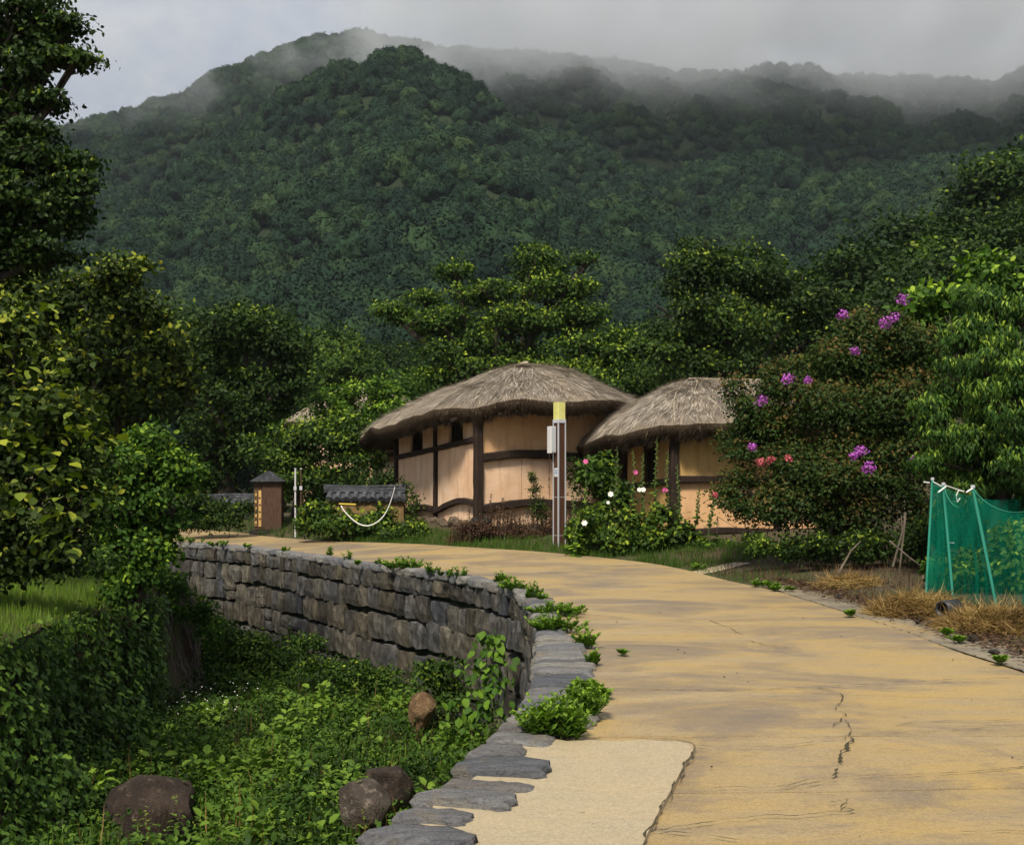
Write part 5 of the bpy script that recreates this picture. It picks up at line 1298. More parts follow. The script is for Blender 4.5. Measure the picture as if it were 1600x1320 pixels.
for (px, py, lb_) in [(1190, 915, 'first grass sprig of three close together where the far lane crack begins'), (1207, 918, 'middle grass sprig of three close together on the far lane crack'), (1222, 922, 'last of three close grass sprigs on the far lane crack'),
                      (1478, 992, 'small grass sprig on the far crack below the golden straw heap'), (1500, 1003, 'small grass sprig on the far crack below the black pipe'), (1562, 1035, 'grass sprig on the far crack closest to the viewer'),
                      (1090, 889, 'tiny grass sprig at the lane edge by the gravel path'), (1330, 962, 'lone grass sprig on the far crack below the thin scatter of straw')]:
    weed(px, py, 9, 22 if px < 1300 else 12, 90, lb_, 'sprigs along the far lane edge')

# verge and village ground cover
x, y = rand_in(-6, 2.0, 20.4, 27.0, 46000); p = np.stack([x, y], 1); d = -sdist(p, REDGE); k = (d > .04) & (d < 1.3); x, y = x[k], y[k]
grass(x, y, z_ground(x, y), .14, 'leaf_grass', 'verge_grass', 'fresh green grass along the verge in front of the larger cottage', (0, .7), .5, 1.2)
x, y = rand_in(-16, -2, 22, 38, 24000); p = np.stack([x, y], 1); d = -sdist(p, REDGE); k = (d > .04) & (d < 1.6); x, y = x[k], y[k]
grass(x, y, z_ground(x, y), .22, 'leaf_grass', 'roadside_grass', 'shaded roadside grass around the information box and mud wall', (0, .35), .6, 1.6)
x, y = rand_in(2.5, 6.5, 15.5, 22, 9000); p = np.stack([x, y], 1); d = -sdist(p, REDGE); k = (d > .03) & (d < .9+.5*fbm(p, 1.5, 3, 2)); x, y = x[k], y[k]
grass(x, y, z_ground(x, y), .09, 'leaf_grass', 'verge_grass', 'short green grass beside the gravel path right of the lane', (0, .6), .7, 1.4)
# dark litter and dead stems under the bushes on the right
x, y = rand_in(3, 12, 8, 20, 16000); p = np.stack([x, y], 1); d = -sdist(p, REDGE); k = (d > .25); x, y = x[k], y[k]
grass(x, y, z_ground(x, y), .13, 'brown_dry', 'leaf_litter', 'dead brown stems and litter under the bushes at the right verge', (0, 1), 1.6, 1.3, 'litter')
# dry brown weeds in front of the larger cottage
x, y = rand_in(-1.5, 2.0, 23.2, 24.3, 1500); z = z_ground(x, y); k = fbm(np.stack([x, y], 1), .9, 71, 2)-1.6*np.clip((-1.0-x)/.8, 0, 1)*rng.random(len(x)) > rng.uniform(-.6, .9, len(x)); x, y, z = x[k], y[k], z[k]
grass(x, y, z, .46, 'brown_dry', 'dead_weeds', 'dark dead weeds in front of the larger cottage', (0, .75), .42, .8, 'weeds')
V = scatter_leaves(x, y, z+.1, 3, .045, None, '', hi=.34, tint1=.9); o = leafobj('dead_leaves', V, M['brown_dry']); tag(o, 'withered brown leaves on the dead weeds before the larger cottage', 'dead leaves', kind='stuff')

tree('dead_shrub', 'dark withered brown shrub before the corner post of the larger cottage', 'dead shrub', 23.6, 750, [(728, 826, 15, 11), (755, 828, 22, 12), (785, 833, 20, 10)], .045, 'brown_dry', tr=.01, seed=71, layers=3.4)
tree('dead_shrub', 'withered brown shrub left of the lamp post', 'dead shrub', 23.2, 830, [(815, 836, 20, 11), (842, 838, 18, 12), (858, 828, 8, 10)], .045, 'brown_dry', tr=.01, seed=72, layers=3.0)
# straw heaps at the right verge
def heap(label, px, py, D, rx, h, seed, n=5200):
    c = P(px, py, D); z = zg(c[0], D); V = []; F = []
    m = 18
    q = [(c[0]+rx*r_*cos(a), D+rx*.75*r_*sin(a), z-.05+h*(1-r_**2)) for r_ in (0.02, .35, .7, 1.0) for a in np.linspace(0, 2*pi, m, endpoint=False)]
    q = np.array(q); q[:, 2] += .04*fbm(q, .5, seed, 3)
    F = [(r*m+j, (r+1)*m+j, (r+1)*m+(j+1) % m, r*m+(j+1) % m) for r in range(3) for j in range(m)]+[tuple(range(m))]
    t = thing('straw_heap', label, 'straw heap', (c[0], D, z))
    obj('heap_core', q, F, M['soil'], t, local=False, smooth=True)
    a = rng.uniform(0, 6.28, n); r_ = np.sqrt(rng.random(n)); lift = rng.random(n)*.10
    pos = np.stack([c[0]+rx*r_*np.cos(a), D+rx*.75*r_*np.sin(a), z-.05+h*(1-r_**2)+lift], 1)
    d = rsph(n)*np.array([1, 1, .45])+np.array([0, -.2, -.05]); 
    o = leafobj('straw', leaves(pos, d, rsph(n)+np.array([0, 0, .6]), rng.uniform(.08, .26, n), 'blade', np.clip(.2+.8*(.5+.5*fbm(pos, .6, seed, 2))*rng.uniform(.4, 1, n), 0, 1), .75), M['straw_dry'], t); o['kind'] = 'stuff'
heap('golden straw heap left of the black pipe below the green net', 1438, 925, 11.6, .55, .17, 3, 7500)
heap('brown straw heap right of the black pipe at the right edge', 1570, 965, 10.3, .62, .14, 5, 7500)
heap('small thin scatter of straw farther along the right verge', 1330, 912, 14.5, .42, .10, 7, 2500)
c = P(1472, 952, 10.8)
t = thing('drain_pipe', 'short black pipe end lying in the straw below the green net', 'pipe', (c[0], 10.8, c[2]))
mb = MB(); n_ = 20; L0, R0, R1 = .30, .085, .068; V = []
for z_, r_ in ((0, R0), (L0, R0), (L0, R1), (0, R1)): V += [(z_*.75+r_*cos(2*pi*j/n_)*.5, z_*.66-r_*cos(2*pi*j/n_)*.87, r_*sin(2*pi*j/n_)) for j in range(n_)]
mb.add(V, [(r*n_+j, r*n_+(j+1) % n_, ((r+1) % 4)*n_+(j+1) % n_, ((r+1) % 4)*n_+j) for r in range(4) for j in range(n_)]); mb.build('pipe', M['pipe_b'], t, smooth=True)
for k_, (px, py, s_) in enumerate([(1497, 970, .13), (1455, 968, .08), (1520, 990, .10), (1555, 1012, .07), (1435, 965, .06), (1400, 950, .06), (1310, 927, .09)]):
    b = G(px, py, .08); boulder(['jagged dark rock leaning beside the black pipe', 'small stone just left of the black pipe', 'dark stone below the brown straw heap', 'flat dark stone on the edge of the lane', 'little stone under the golden straw heap', 'little pale stone on the verge edge', 'brown stone by the thin scatter of straw'][k_], b[0], b[1], .045, (s_*1.5, s_*1.3, s_*.8), 40+k_, 'dark_stone' if k_ != 5 else 'field', k_*.7, 'rock', 'rock')
# gravel crumbs between lane and verge
n = 4500; t = rng.random(n); j = (t*(len(so)-1)).astype(int); q = so[j]+np.stack([rng.normal(size=n)*.16+.05, rng.normal(size=n)*.12], 1)
o = leafobj('gravel', leaves(np.c_[q, np.full(n, .05)], rsph(n)*[1, 1, .2], np.tile([0, 0, 1.], (n, 1)), rng.uniform(.015, .05, n), 'diamond', rng.random(n), 1.8), M['brown_dry']); tag(o, 'loose gravel and crumbs along the verge edge', 'gravel', kind='stuff')

# ------------------------------------------------------------------ plants in front of the cottages
def flower_at(parent, p, r_, mat, facing=(0, -1, .25), n=6, heart='yellow_f'):
    f = unit(np.array(facing, float)); a0 = random.random()*6
    s_ = unit(np.cross(f, [0, 0, 1.])); u_ = np.cross(s_, f)
    dirs = np.array([s_*cos(a0+2*pi*k/n)+u_*sin(a0+2*pi*k/n)+f*.35 for k in range(n)])
    L0 = leaves(np.tile(p, (n, 1)), dirs, np.tile(f, (n, 1)), np.full(n, r_), 'palm', rng.random(n), 1.15)
    o = leafobj('flower', L0, M[mat], parent)
    return o
def hollyhock(px, ytop, D, label, flowers=(), leafy=.5, lean=0.0, nb_=26):
    x = P(px, 800, D)[0]; z = zg(x, D); H = P(px, ytop, D)[2]-z
    t = thing('hollyhock', label, 'hollyhock', (x, D, z), 0)
    tt = np.linspace(0, 1, 9); st_ = np.stack([x+lean*tt**2+.02*np.sin(tt*7+px), D+.02*np.cos(tt*5), z+H*tt], 1)
    mb = MB(); mb.tube(st_, np.linspace(.014, .005, 9), 5); mb.build('stem', M['stem'], t, world=True)
    # buds up the stalk
    mb = MB()
    for k in range(nb_):
        f = .38+.6*k/nb_; c = np.array([np.interp(f, tt, st_[:, q]) for q in range(3)]); a = k*2.4; r_ = .030*(1.25-f*.75)
        c = c+np.array([cos(a), sin(a), 0])*.030
        mb.add([c+[r_, 0, 0], c+[0, r_, 0], c-[r_, 0, 0], c-[0, r_, 0], c+[0, 0, r_*1.3], c-[0, 0, r_]], [(0, 1, 4), (1, 2, 4), (2, 3, 4), (3, 0, 4), (1, 0, 5), (2, 1, 5), (3, 2, 5), (0, 3, 5)])
    mb.build('buds', M['stem'], t, world=True)['kind'] = 'stuff'
    n = int(34*leafy)+8; f = rng.random(n)**1.4*.62; c = np.stack([np.interp(f, tt, st_[:, q]) for q in range(3)], 1); a = rng.uniform(0, 6.28, n); out = np.stack([np.cos(a), np.sin(a), np.full(n, .1)], 1)
    o = leafobj('leaves', leaves(c+out*rng.uniform(.03, .14, n)[:, None], out+np.array([0, 0, -.25]), np.tile([0, 0, 1.], (n, 1))+out*.5+rsph(n)*.2, (.17*(1-.6*f))*rng.uniform(.7, 1.2, n), 'palm', np.clip(rng.random(n)*.9, 0, 1)), M['leaf_bright'], t)
    n = 46; f = .3+.68*rng.random(n); c = np.stack([np.interp(f, tt, st_[:, q]) for q in range(3)], 1)
    leafobj('bracts', leaves(c, rsph(n)+[0, 0, .3], rsph(n), .062*(1.2-f*.8), 'diamond', rng.random(n)*.9+.1, 1.3), M['leaf_bright'], t)
    for fx, fy, r_, m_ in flowers: flower_at(t, P(fx, fy, D-.08), r_*.72, m_)
    return t
hollyhock(989, 702, 20.9, 'hollyhock stalk with one pink flower in front of the dark post of the smaller cottage', [(993, 738, .07, 'magenta')])
hollyhock(1005, 707, 20.7, 'hollyhock stalk bearing two white flowers below the barred window', [(999, 765, .07, 'white_f'), (1005, 765, .075, 'white_f')], leafy=.8)
hollyhock(1025, 684, 21.2, 'tallest hollyhock stalk, flowerless, before the barred window')
hollyhock(1043, 702, 20.8, 'hollyhock stalk with a large pink flower beside the corner post', [(1039, 766, .085, 'magenta')])
hollyhock(1060, 726, 20.6, 'flowerless hollyhock stalk against the dark corner post', leafy=.9)
hollyhock(963, 697, 21.4, 'budded hollyhock stalk left of the smaller cottage wall, under its eave', [])
hollyhock(1085, 760, 20.5, 'short leaning hollyhock before the orange clay panel', [], lean=.12)
hollyhock(1108, 768, 20.2, 'short hollyhock with a crimson flower touching the flowering bush', [(1118, 774, .06, 'coral')], lean=.1)
hollyhock(954, 760, 20.8, 'low leafy hollyhock with white flowers right of the lamp post', [(954, 772, .085, 'white_f'), (950, 785, .05, 'white_f')], leafy=1.3, nb_=8)
hollyhock(914, 716, 21.3, 'hollyhock with a single magenta flower close to the lamp post', [(915, 721, .08, 'magenta')], leafy=1.2, nb_=10)
hollyhock(900, 805, 20.3, 'small hollyhock with a cream flower beside the lamp post foot', [(913, 817, .085, 'white_f')], leafy=1.1, nb_=6)
hollyhock(895, 770, 21.0, 'thin bare hollyhock stalk directly right of the lamp post', leafy=.3)
tree('leafy_shrub', 'dark green large-leaved shrub between the two cottages', 'shrub', 22.6, 948, [(940, 740, 22, 26), (955, 770, 24, 30), (925, 740, 14, 18)], .12, 'leaf_mid', tr=.015, kind='palm', seed=51, layers=3, young=.2)
tree('leafy_shrub', 'low green shrub mass right of the lamp post foot', 'shrub', 20.7, 930, [(905, 835, 24, 28), (945, 835, 34, 30), (930, 810, 26, 20), (970, 850, 30, 18)], .085, 'leaf_mid', tr=.012, kind='palm', seed=52, layers=3.2, young=.7)
tree('leafy_shrub', 'low leafy shrub under the hollyhocks before the smaller cottage', 'shrub', 20.5, 1030, [(1010, 845, 34, 24), (1055, 840, 34, 26), (985, 825, 22, 24), (1085, 848, 20, 16), (1030, 810, 24, 20)], .085, 'leaf_mid', tr=.012, kind='palm', seed=53, layers=2.8, young=.6)
tree('leafy_shrub', 'low spreading shrub with drooping stems before the mud wall', 'shrub', 26, 500, [(500, 812, 28, 24), (535, 818, 34, 20), (478, 822, 14, 14), (488, 800, 18, 12), (570, 824, 26, 14), (600, 815, 18, 18)], .10, 'leaf_mid', tr=.01, kind='palm', seed=54, layers=3.4, young=.6)
tree('leafy_shrub', 'tangled green creeper shrub against the corner end of the larger cottage', 'shrub', 25.2, 640, [(645, 825, 20, 13), (612, 832, 28, 12), (660, 838, 22, 10)], .075, 'leaf_mid', tr=.01, seed=55, layers=2.6, young=.5)
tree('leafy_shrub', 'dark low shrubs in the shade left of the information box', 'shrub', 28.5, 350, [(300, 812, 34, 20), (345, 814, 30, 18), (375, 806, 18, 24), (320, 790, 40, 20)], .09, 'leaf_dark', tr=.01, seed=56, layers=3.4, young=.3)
tree('leafy_shrub', 'green leafy clump at the foot of the flowering bush beside the lane', 'shrub', 17.2, 1240, [(1235, 862, 26, 14), (1275, 866, 28, 12), (1190, 855, 22, 14)], .06, 'leaf_mid', tr=.01, seed=57, layers=2.6, young=.6)
tree('leafy_shrub', 'feathery grey green weed before the front wall of the larger cottage', 'shrub', 23.2, 838, [(838, 770, 11, 26), (843, 800, 15, 18), (832, 745, 5, 10)], .045, 'leaf_olive', tr=.008, seed=58, layers=2.2, young=.2, gap=.3)
tree('leafy_shrub', 'thin olive weeds just right of the lamp post against the plaster', 'shrub', 22.6, 900, [(905, 760, 14, 34), (893, 730, 8, 20), (915, 790, 16, 22)], .06, 'leaf_olive', tr=.008, seed=59, layers=1.4, young=.3, gap=.5)
# climbing creeper at the left end of the cottage wall
t = thing('creeper', 'thin dark creeper climbing the left end of the larger cottage wall', 'creeper', tuple(P(630, 820, 27.4)))
rp = [[(622, 812), (628, 780), (636, 755), (644, 770), (648, 800)], [(634, 815), (640, 790), (632, 760), (626, 748)], [(648, 815), (653, 790), (651, 775)]]
mb = MB(); cl = []
for r_ in rp:
    q = np.array([P(a, b, 26.6+(650-a)*.035) for a, b in r_]); mb.tube(q, .012, 4); ss = smooth_line(q, .03); cl.append(ss)
mb.build('stem', M['bark'], t, world=True)
q = np.concatenate(cl); q = q[rng.integers(len(q), size=420)]+rng.normal(size=(420, 3))*.06
leafobj('leaves', leaves(q, rsph(420), rsph(420)+[0, -1, .3], rng.uniform(.05, .10, 420), 'diamond', rng.random(420)*.7, 1.2), M['leaf_olive'], t)
# dry seed stalks
for k_, (px, yt) in enumerate([(767, 772), (777, 790), (786, 778), (793, 800), (800, 792), (812, 805), (733, 788), (858, 700)]):
    D = 23.4; x = P(px, 800, D)[0]; z = zg(x, D); H = P(px, yt, D)[2]-z
    t = thing('seed_stalk', ['tall dry seed stalk just right of the corner post of the larger cottage', 'short dry seed stalk second from the corner post', 'third dry seed stalk from the corner post', 'shortest dry seed stalk in the row before the plaster wall', 'fifth dry seed stalk from the corner post', 'dry seed stalk nearest the feathery grey green weed', 'lone dry seed stalk left of the corner post', 'very tall dry stalk rising close to the left side of the lamp post'][k_], 'plant stalk', (x, D, z), 0, 'dry seed stalks before the larger cottage')
    mb = MB(); mb.tube([(0, 0, 0), (.01, 0, H*.5), (.0, 0, H)], .006, 4); mb.build('stem', M['bark'], t)
    n = 60; f = .45+.55*rng.random(n); leafobj('seed_heads', leaves(np.stack([.0*f, 0*f, f*H], 1)+rng.normal(size=(n, 3))*.012, rsph(n), rsph(n), np.full(n, .03), 'diamond', rng.random(n), 1.5), M['brown_dry'], t, world=False)

# ------------------------------------------------------------------ vegetable plot behind the green net
net = thing('net_fence', 'green mesh net hung on leaning pipes round the vegetable plot', 'net fence', tuple(P(1500, 930, 11.9)))
posts = [(1457, 750, 1446, 915, 12.4, .014), (1474, 758, 1490, 924, 12.0, .015), (1520, 762, 1559, 945, 11.3, .017), (1640, 775, 1640, 968, 10.4, .022)]
pw = []
for (a, b, c, d, D, r_) in posts:
    p0 = P(a, b, D); p1 = P(c, d, D-.15); p1[2] = min(p1[2], zg(p1[0], p1[1])); pw.append((p0, p1))
    mb = MB(); mb.tube([p0, p1], r_, 8); mb.build('pipe_post', M['pipe_g'], net, world=True)
    mb = MB(); mb.tube([p0+[0, 0, .0], p0+[0, 0, .03]], r_*1.35, 8); mb.build('post_cap', M['metal'], net, world=True)
mb = MB(); mb.tube([P(1444, 753, 12.3), P(1452, 754, 12.35)], .009, 5); mb.tube([P(1466, 769, 11.9), P(1478, 760, 12.0)], .009, 5); mb.tube([P(1474, 757, 12), P(1506, 768, 12.2)], .008, 5); mb.tube([P(1510, 769, 11.2), P(1521, 762, 11.3)], .009, 5); mb.tube([P(1457, 752, 12.4), P(1475, 762, 12)], .006, 5)
mb.build('top_wire', M['whitepaint'], net, world=True)
mb = MB(); mb.tube([P(1506, 768, 12.1), P(1498, 766, 12.1), P(1494, 774, 12.1), P(1496, 784, 12.1), P(1500, 778, 12.1)], .007, 5); mb.tube([P(1480, 848, 12.1), P(1490, 848, 11.9)], .007, 5); mb.build('tie', M['whitepaint'], net, world=True)
def net_sheet(A, B, sag, m=44, r=20, seed=0, bulge=.10):
    V = []
    for i in range(m+1):
        f = i/m; top = A[0]*(1-f)+B[0]*f; bot = A[1]*(1-f)+B[1]*f; top = top-np.array([0, 0, sag*(4*f*(1-f))**.8])
        for j in range(r+1):
            g_ = j/r; q = top*(1-g_)+bot*g_
            w_ = .035*sin(f*23+seed+g_*2)*sin(pi*f)*(.3+g_)+.02*sin(f*51+g_*7+seed)+bulge*sin(pi*f)*sin(pi*g_)
            V.append(q+np.array([.3*w_, -w_, 0]))
    F = [(i*(r+1)+j, (i+1)*(r+1)+j, (i+1)*(r+1)+j+1, i*(r+1)+j+1) for i in range(m) for j in range(r)]
    return obj('net', np.array(V), F, M['net'], net, local=False, smooth=True)
net_sheet(pw[0], pw[1], .05, seed=1, bulge=.05); net_sheet(pw[1], pw[2], .22, seed=2); net_sheet(pw[2], pw[3], .20, seed=3)
net_sheet((pw[1][0]+[.18, .1, -.04], pw[1][0]+[.22, .12, -.2]), (pw[0][1]+[.0, -.03, .35], pw[0][1]+[.05, -.06, 0]), .0, 20, 8, 4, .02)
back = (P(1600, 775, 14.4), P(1600, 880, 14.4)); back2 = (P(1720, 785, 13.6), P(1720, 900, 13.6))
net_sheet(pw[0], back, .12, seed=5); net_sheet(back, back2, .1, seed=6)
mb = MB()
for A_, B_, sg in ((pw[1], pw[2], .22), (pw[2], pw[3], .20), (pw[0], pw[1], .05)):
    mb.tube([A_[0]*(1-f)+B_[0]*f-np.array([0, .008, sg*(4*f*(1-f))**.8]) for f in np.linspace(0, 1, 24)], .0045, 4)
mb.build('hem_cord', M['pipe_g'], net, world=True)
tree('bean_plant', 'tall bright vegetable plant behind the green net at the right edge', 'vegetable plant', 12.3, 1590, [(1590, 845, 26, 34), (1570, 880, 34, 34), (1600, 910, 34, 30)], .085, 'leaf_bright', tr=.012, kind='oval', seed=61, layers=2.6, young=.4, zbase=.2, droop=.5)
tree('bean_plant', 'low leafy vegetable plants in the middle of the netted plot', 'vegetable plant', 12.7, 1525, [(1520, 880, 30, 24), (1545, 905, 30, 24), (1500, 900, 22, 22)], .085, 'leaf_bright', tr=.012, kind='oval', seed=62, layers=2.6, young=.2, zbase=.2, droop=.5)
tree('bean_plant', 'small dark vegetable plants at the near corner of the netted plot', 'vegetable plant', 13.2, 1470, [(1468, 890, 18, 22), (1485, 905, 18, 18)], .075, 'leaf_bright', tr=.012, kind='oval', seed=63, layers=2.2, young=.2, zbase=.2, droop=.5)
# bare twigs at the dark foot of the bushes
t = thing('dead_branches', 'pale dead twigs leaning in the shade left of the green net', 'dead twigs', tuple(P(1400, 900, 14)))
mb = MB()
for a in [[(1415, 800), (1410, 850), (1405, 895)], [(1390, 845), (1420, 870), (1447, 890)], [(1395, 885), (1410, 830), (1408, 805)], [(1310, 895), (1330, 860), (1345, 845)], [(1440, 905), (1449, 890), (1453, 875)]]:
    mb.tube([P(x, y, 13.6) for x, y in a], [.014, .011, .006], 5)
mb.build('twigs', M['bark_pale'], t, world=True)

# ------------------------------------------------------------------ forest on the mountain
def proto(seed, form):
    r_ = np.random.default_rng(seed); import bmesh
    bm = bmesh.new(); bmesh.ops.create_icosphere(bm, subdivisions=3, radius=1); me = bpy.data.meshes.new('tree_crown'); bm.to_mesh(me)
    co = np.array([v.co[:] for v in me.vertices]); F0 = np.array([p.vertices[:] for p in me.polygons]); bm.free()
    co = co*(1+.30*fbm(co, 1.2, seed, 2)+.16*fbm(co, .5, seed+1, 2))[:, None]*.92
    if form == 'cone': co[:, :2] *= (1-.36*(co[:, 2:3]+.3)); co[:, 2] *= 1.25
    n = 1100; d = rsph(n); r0 = (1+.28*fbm(d*1.0, 1.2, seed, 2)); pos = d*r0[:, None]*rng.uniform(.86, 1.10, n)[:, None]
    if form == 'cone': pos[:, :2] *= (1-.36*(pos[:, 2:3]+.3)); pos[:, 2] *= 1.25
    V, F, A = leaves(pos, rsph(n)+[0, 0, .3], d+rsph(n)*.18+[0, 0, .1], rng.uniform(.06, .15, n), 'quad', np.zeros(n))
    return mesh('tree_crown', np.vstack([co, V]), np.vstack([F0, F+len(co)]), M['forest'])
pc = bpy.data.collections.new('forest_prototypes')
for i, fm_ in enumerate(['round', 'round', 'round', 'cone', 'round']):
    o = bpy.data.objects.new('crown_%s' % 'abcde'[i], proto(200+i, fm_)); pc.objects.link(o)
nT = 24000
gx = []; gy = []
for d_ in np.arange(86, 705, 4.2):
    m = int(1.36*d_/4.3); gx.append(np.linspace(-.68*d_, .68*d_, m)); gy.append(np.full(m, d_))
x = np.concatenate(gx); y = np.concatenate(gy); nT = len(x); x = x+rng.uniform(-2.3, 2.3, nT); y = y+rng.uniform(-2.3, 2.3, nT)
z = z_ground(x, y)
grp = fbm(np.stack([x, y], 1), 90, 61, 2)
sz = rng.uniform(2.0, 4.5, nT)*(1+.22*grp)*(1-.25*sst(y, 170, 90)); idx = np.where(rng.random(nT) < .03+.12*(grp < -.5), 3, rng.choice([0, 1, 2, 4], nT))
me = bpy.data.meshes.new('forest_points'); me.vertices.add(nT)
me.vertices.foreach_set('co', np.stack([x, y, z+sz*.35], 1).astype(np.float32).ravel())
for an, val in (('sc', sz), ('rz', rng.uniform(0, 6.28, nT))): a = me.attributes.new(an, 'FLOAT', 'POINT'); a.data.foreach_set('value', val.astype(np.float32))
a = me.attributes.new('ix', 'INT', 'POINT'); a.data.foreach_set('value', idx.astype(np.int32))
fo = bpy.data.objects.new('forest', me); C.objects.link(fo); fo['kind'] = 'stuff'; fo['label'] = 'dense green forest covering the misty mountain'; fo['category'] = 'forest'
ng = bpy.data.node_groups.new('forest_scatter', 'GeometryNodeTree')
ng.interface.new_socket('Geometry', in_out='INPUT', socket_type='NodeSocketGeometry'); ng.interface.new_socket('Geometry', in_out='OUTPUT', socket_type='NodeSocketGeometry')
gi = ng.nodes.new('NodeGroupInput'); go = ng.nodes.new('NodeGroupOutput'); ip = ng.nodes.new('GeometryNodeInstanceOnPoints'); ci = ng.nodes.new('GeometryNodeCollectionInfo')
ci.inputs['Collection'].default_value = pc; ci.inputs['Separate Children'].default_value = True; ci.inputs['Reset Children'].default_value = True
def na(nm_, ty): a = ng.nodes.new('GeometryNodeInputNamedAttribute'); a.data_type = ty; a.inputs['Name'].default_value = nm_; return a.outputs['Attribute']
cx = ng.nodes.new('ShaderNodeCombineXYZ'); ng.links.new(na('rz', 'FLOAT'), cx.inputs['Z'])
sx = ng.nodes.new('ShaderNodeVectorMath'); sx.operation = 'SCALE'; sx.inputs[0].default_value = (1, 1, .95); ng.links.new(na('sc', 'FLOAT'), sx.inputs['Scale'])
ng.links.new(gi.outputs[0], ip.inputs['Points']); ng.links.new(ci.outputs[0], ip.inputs['Instance']); ip.inputs['Pick Instance'].default_value = True
ng.links.new(na('ix', 'INT'), ip.inputs['Instance Index']); ng.links.new(cx.outputs[0], ip.inputs['Rotation']); ng.links.new(sx.outputs[0], ip.inputs['Scale']); ng.links.new(ip.outputs[0], go.inputs[0])
md = fo.modifiers.new('scatter', 'NODES'); md.node_group = ng

# ------------------------------------------------------------------ mist on the ridge, haze in the air
def m_mist():
    t = NT('ridge_mist'); pos = t.wpos()
    sx_ = t.n('ShaderNodeSeparateXYZ', Vector=pos)
    n = t.noise(t.wpos((1, .8, 1.7)), .015, 5, .6, .8); n2 = t.noise(t.wpos((1, 1, 1.2)), .034, 3, .6)
    f = t.math('ADD', t.math('MULTIPLY', n, .75), t.math('MULTIPLY', n2, .3))
    xr = t.math('MULTIPLY', t.math('SUBTRACT', sx_.outputs['X'], -60), 1/600)       # thicker towards the right of the ridge
    f = t.math('SUBTRACT', t.math('ADD', f, t.math('MINIMUM', t.math('MAXIMUM', xr, -.045), .08)), .50)
    f = t.math('MULTIPLY', f, 9.0, clamp=True)
    zz = sx_.outputs['Z']
    def mr(a, b): return t.n('ShaderNodeMapRange', **{'_interpolation_type': 'SMOOTHSTEP', 'Value': zz, 'From__Min': a, 'From__Max': b}).outputs[0]
    f = t.math('MULTIPLY', f, mr(168, 226)); f = t.math('MULTIPLY', f, mr(292, 240))
    v = t.n('ShaderNodeVolumePrincipled'); v.inputs['Color'].default_value = (.93, .96, 1.0, 1); v.inputs['Anisotropy'].default_value = .0
    t.l(t.math('MULTIPLY', f, .017), v.inputs['Density']); t.l(v.outputs[0], t.out.inputs['Volume']); return t.m
mb = MB(); mb.box((0, 560, 205), (860, 320, 180)); mist = mb.build('mist', m_mist()); mist['kind'] = 'stuff'; tag(mist, 'grey mist drifting along the forested mountain ridge', 'mist')
t = NT('air_haze'); v = t.n('ShaderNodeVolumePrincipled'); v.inputs['Color'].default_value = (.78, .88, 1.0, 1); v.inputs['Density'].default_value = .00009; t.l(v.outputs[0], t.out.inputs['Volume'])
mb = MB(); mb.box((0, 700, 158), (6000, 6000, 324)); 
hz = mb.build('haze', t.m); hz['kind'] = 'stuff'; tag(hz, 'thin bluish haze in the valley air', 'haze')

n = 130; i_ = rng.integers(8, len(RLp)*2//3, n); f = rng.random(n); q = RLp[i_, :2]*(1-f)[:, None]+RLp[i_, 2:]*f[:, None]; k = sdist(q, WSs) < -.5; q = q[k]; n = len(q)
mb = MB()
for a in q:
    r_ = random.uniform(.003, .010); z = .020+float(z_road(a[None])[0])
    mb.add([(a[0]+r_, a[1], z), (a[0], a[1]+r_, z), (a[0]-r_*1.2, a[1], z), (a[0], a[1]-r_, z), (a[0], a[1], z+r_)], [(0, 1, 4), (1, 2, 4), (2, 3, 4), (3, 0, 4)])
o = mb.build('pebbles', M['dark_stone'], None, world=True); tag(o, 'scattered dark crumbs of grit lying on the lane', 'grit', kind='stuff')
x, y = rand_in(1.0, 7.5, 18.5, 23, 26000); p = np.stack([x, y], 1); d = -sdist(p, REDGE); k = (d > .03) & (d < 2.2) & (fbm(p, 1.1, 13, 2) > -.5); x, y, d = x[k], y[k], d[k]
grass(x, y, z_ground(x, y), .13, 'leaf_grass', 'verge_grass', 'shaded grass and weeds under the hollyhocks before the smaller cottage', (0, .45), .6, 1.4)
tree('leafy_shrub', 'low weeds along the plinth of the smaller cottage', 'shrub', 20.6, 1120, [(1105, 858, 22, 12), (1140, 858, 24, 12), (1175, 850, 24, 18)], .07, 'leaf_mid', tr=.01, kind='palm', seed=81, layers=2.4, young=.4, stray_p=.4)

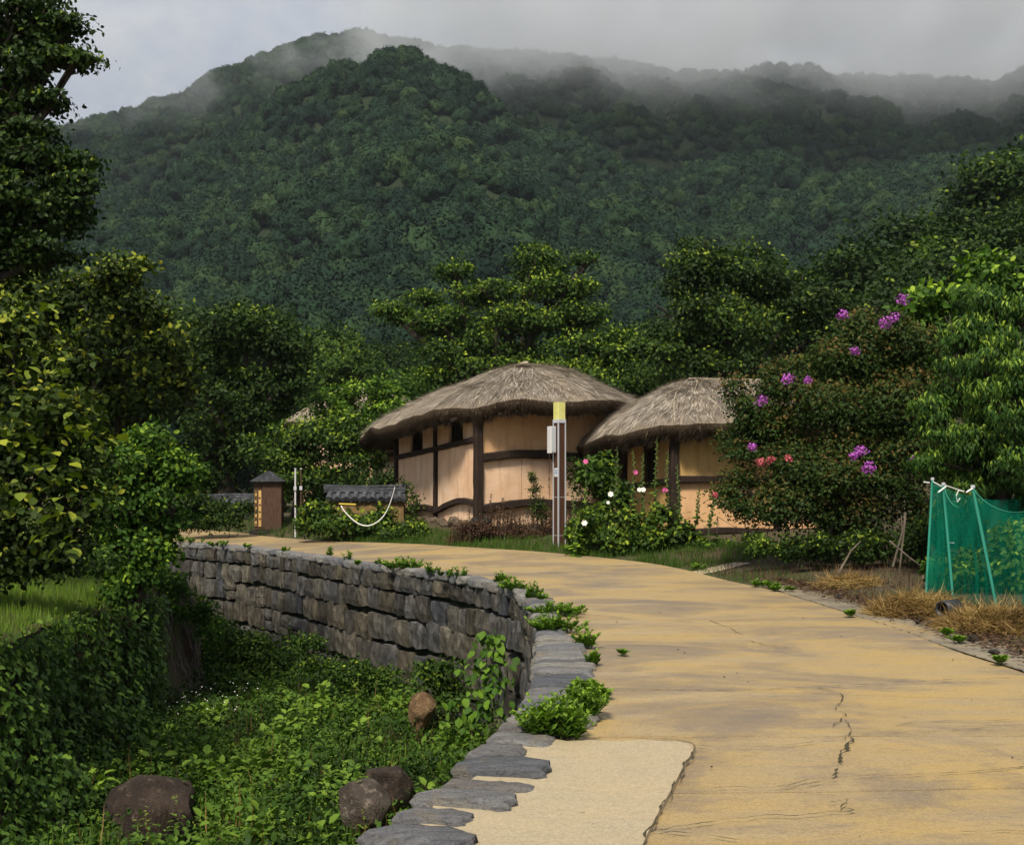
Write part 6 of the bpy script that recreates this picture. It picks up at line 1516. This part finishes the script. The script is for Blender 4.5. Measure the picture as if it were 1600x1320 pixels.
x, y = rand_in(-6.5, .4, 9.5, 22, 420); p = np.stack([x, y], 1); dW = sdist(p, WSs); dB = -sdist(p, BSs); k = (dW > .25) & (dB > .5) & (fbm(p, 2.2, 91, 2) > -.25)
for px_, py_, D_, r_ in ((225, 1275, 11.1, .95), (575, 1262, 10.7, .6), (662, 1106, 14.7, .5)):
    q_ = P(px_, py_, D_); k &= np.hypot(x-q_[0], y-q_[1]) > r_
x, y = x[k], y[k]; n = len(x); per = 46; kk_ = np.repeat(np.arange(n), per); m = len(kk_); sr = rng.uniform(.14, .34, n); hh = rng.uniform(.12, .42, n)
d = rsph(m); d[:, 2] = abs(d[:, 2]); rr = rng.random(m)**.4
pos = np.stack([x[kk_]+d[:, 0]*sr[kk_]*rr, y[kk_]+d[:, 1]*sr[kk_]*rr, -2.12+hh[kk_]*d[:, 2]*rr+.12*rng.random(m)], 1)
br = rng.random(n)
o = leafobj('broad_weeds', leaves(pos, d*np.array([1, 1, .3])+rsph(m)*.4, d+rsph(m)*.3+[0, 0, .6], rng.uniform(.06, .15, m)*(.7+.5*br[kk_]), 'oval', np.clip(.15+.5*br[kk_]+.3*rng.random(m), 0, 1)), M['leaf_under']); tag(o, 'clumps of broad-leaved weeds in the gully', 'weeds', kind='stuff')
x, y = rand_in(-6.2, .3, 9.5, 22, 16000); p = np.stack([x, y], 1); dW = sdist(p, WSs); dB = -sdist(p, BSs); k = (dW > .2) & (dB > .5) & (fbm(p, 1.6, 92, 2) > .45); x, y = x[k], y[k]
grass(x, y, np.full(len(x), -2.15), .30, 'leaf_under', 'gully_grass', 'patches of long grass among the gully weeds', (.2, .8), .9, 1.3)
x, y = rand_in(-4.8, .3, 9.5, 18, 380); p = np.stack([x, y], 1); dW = sdist(p, WSs); dB = -sdist(p, BSs); k = (dW > .2) & (dB > .5); x, y = x[k], y[k]
grass(x, y, np.full(len(x), -2.05), .40, 'straw_dry', 'dead_stems', 'thin dead stems sticking out of the gully undergrowth', (0, .6), .7, .5)

tree('shade_shrub', 'dark bushy growth beyond the right end of the netted plot', 'shrub', 16, 1850, [(1800, 760, 120, 110), (1950, 740, 130, 120), (1720, 820, 80, 70), (2100, 780, 120, 120)], .12, 'leaf_dark', tr=.05, seed=95, layers=2.6)
tree('wood_tree', 'broad dark tree standing past the right edge behind the peach tree', 'tree', 24, 1900, [(1850, 600, 120, 100), (1980, 560, 130, 120), (1760, 640, 80, 80), (2120, 620, 120, 120)], .16, 'leaf_dark', tr=.2, seed=96, layers=2.4)
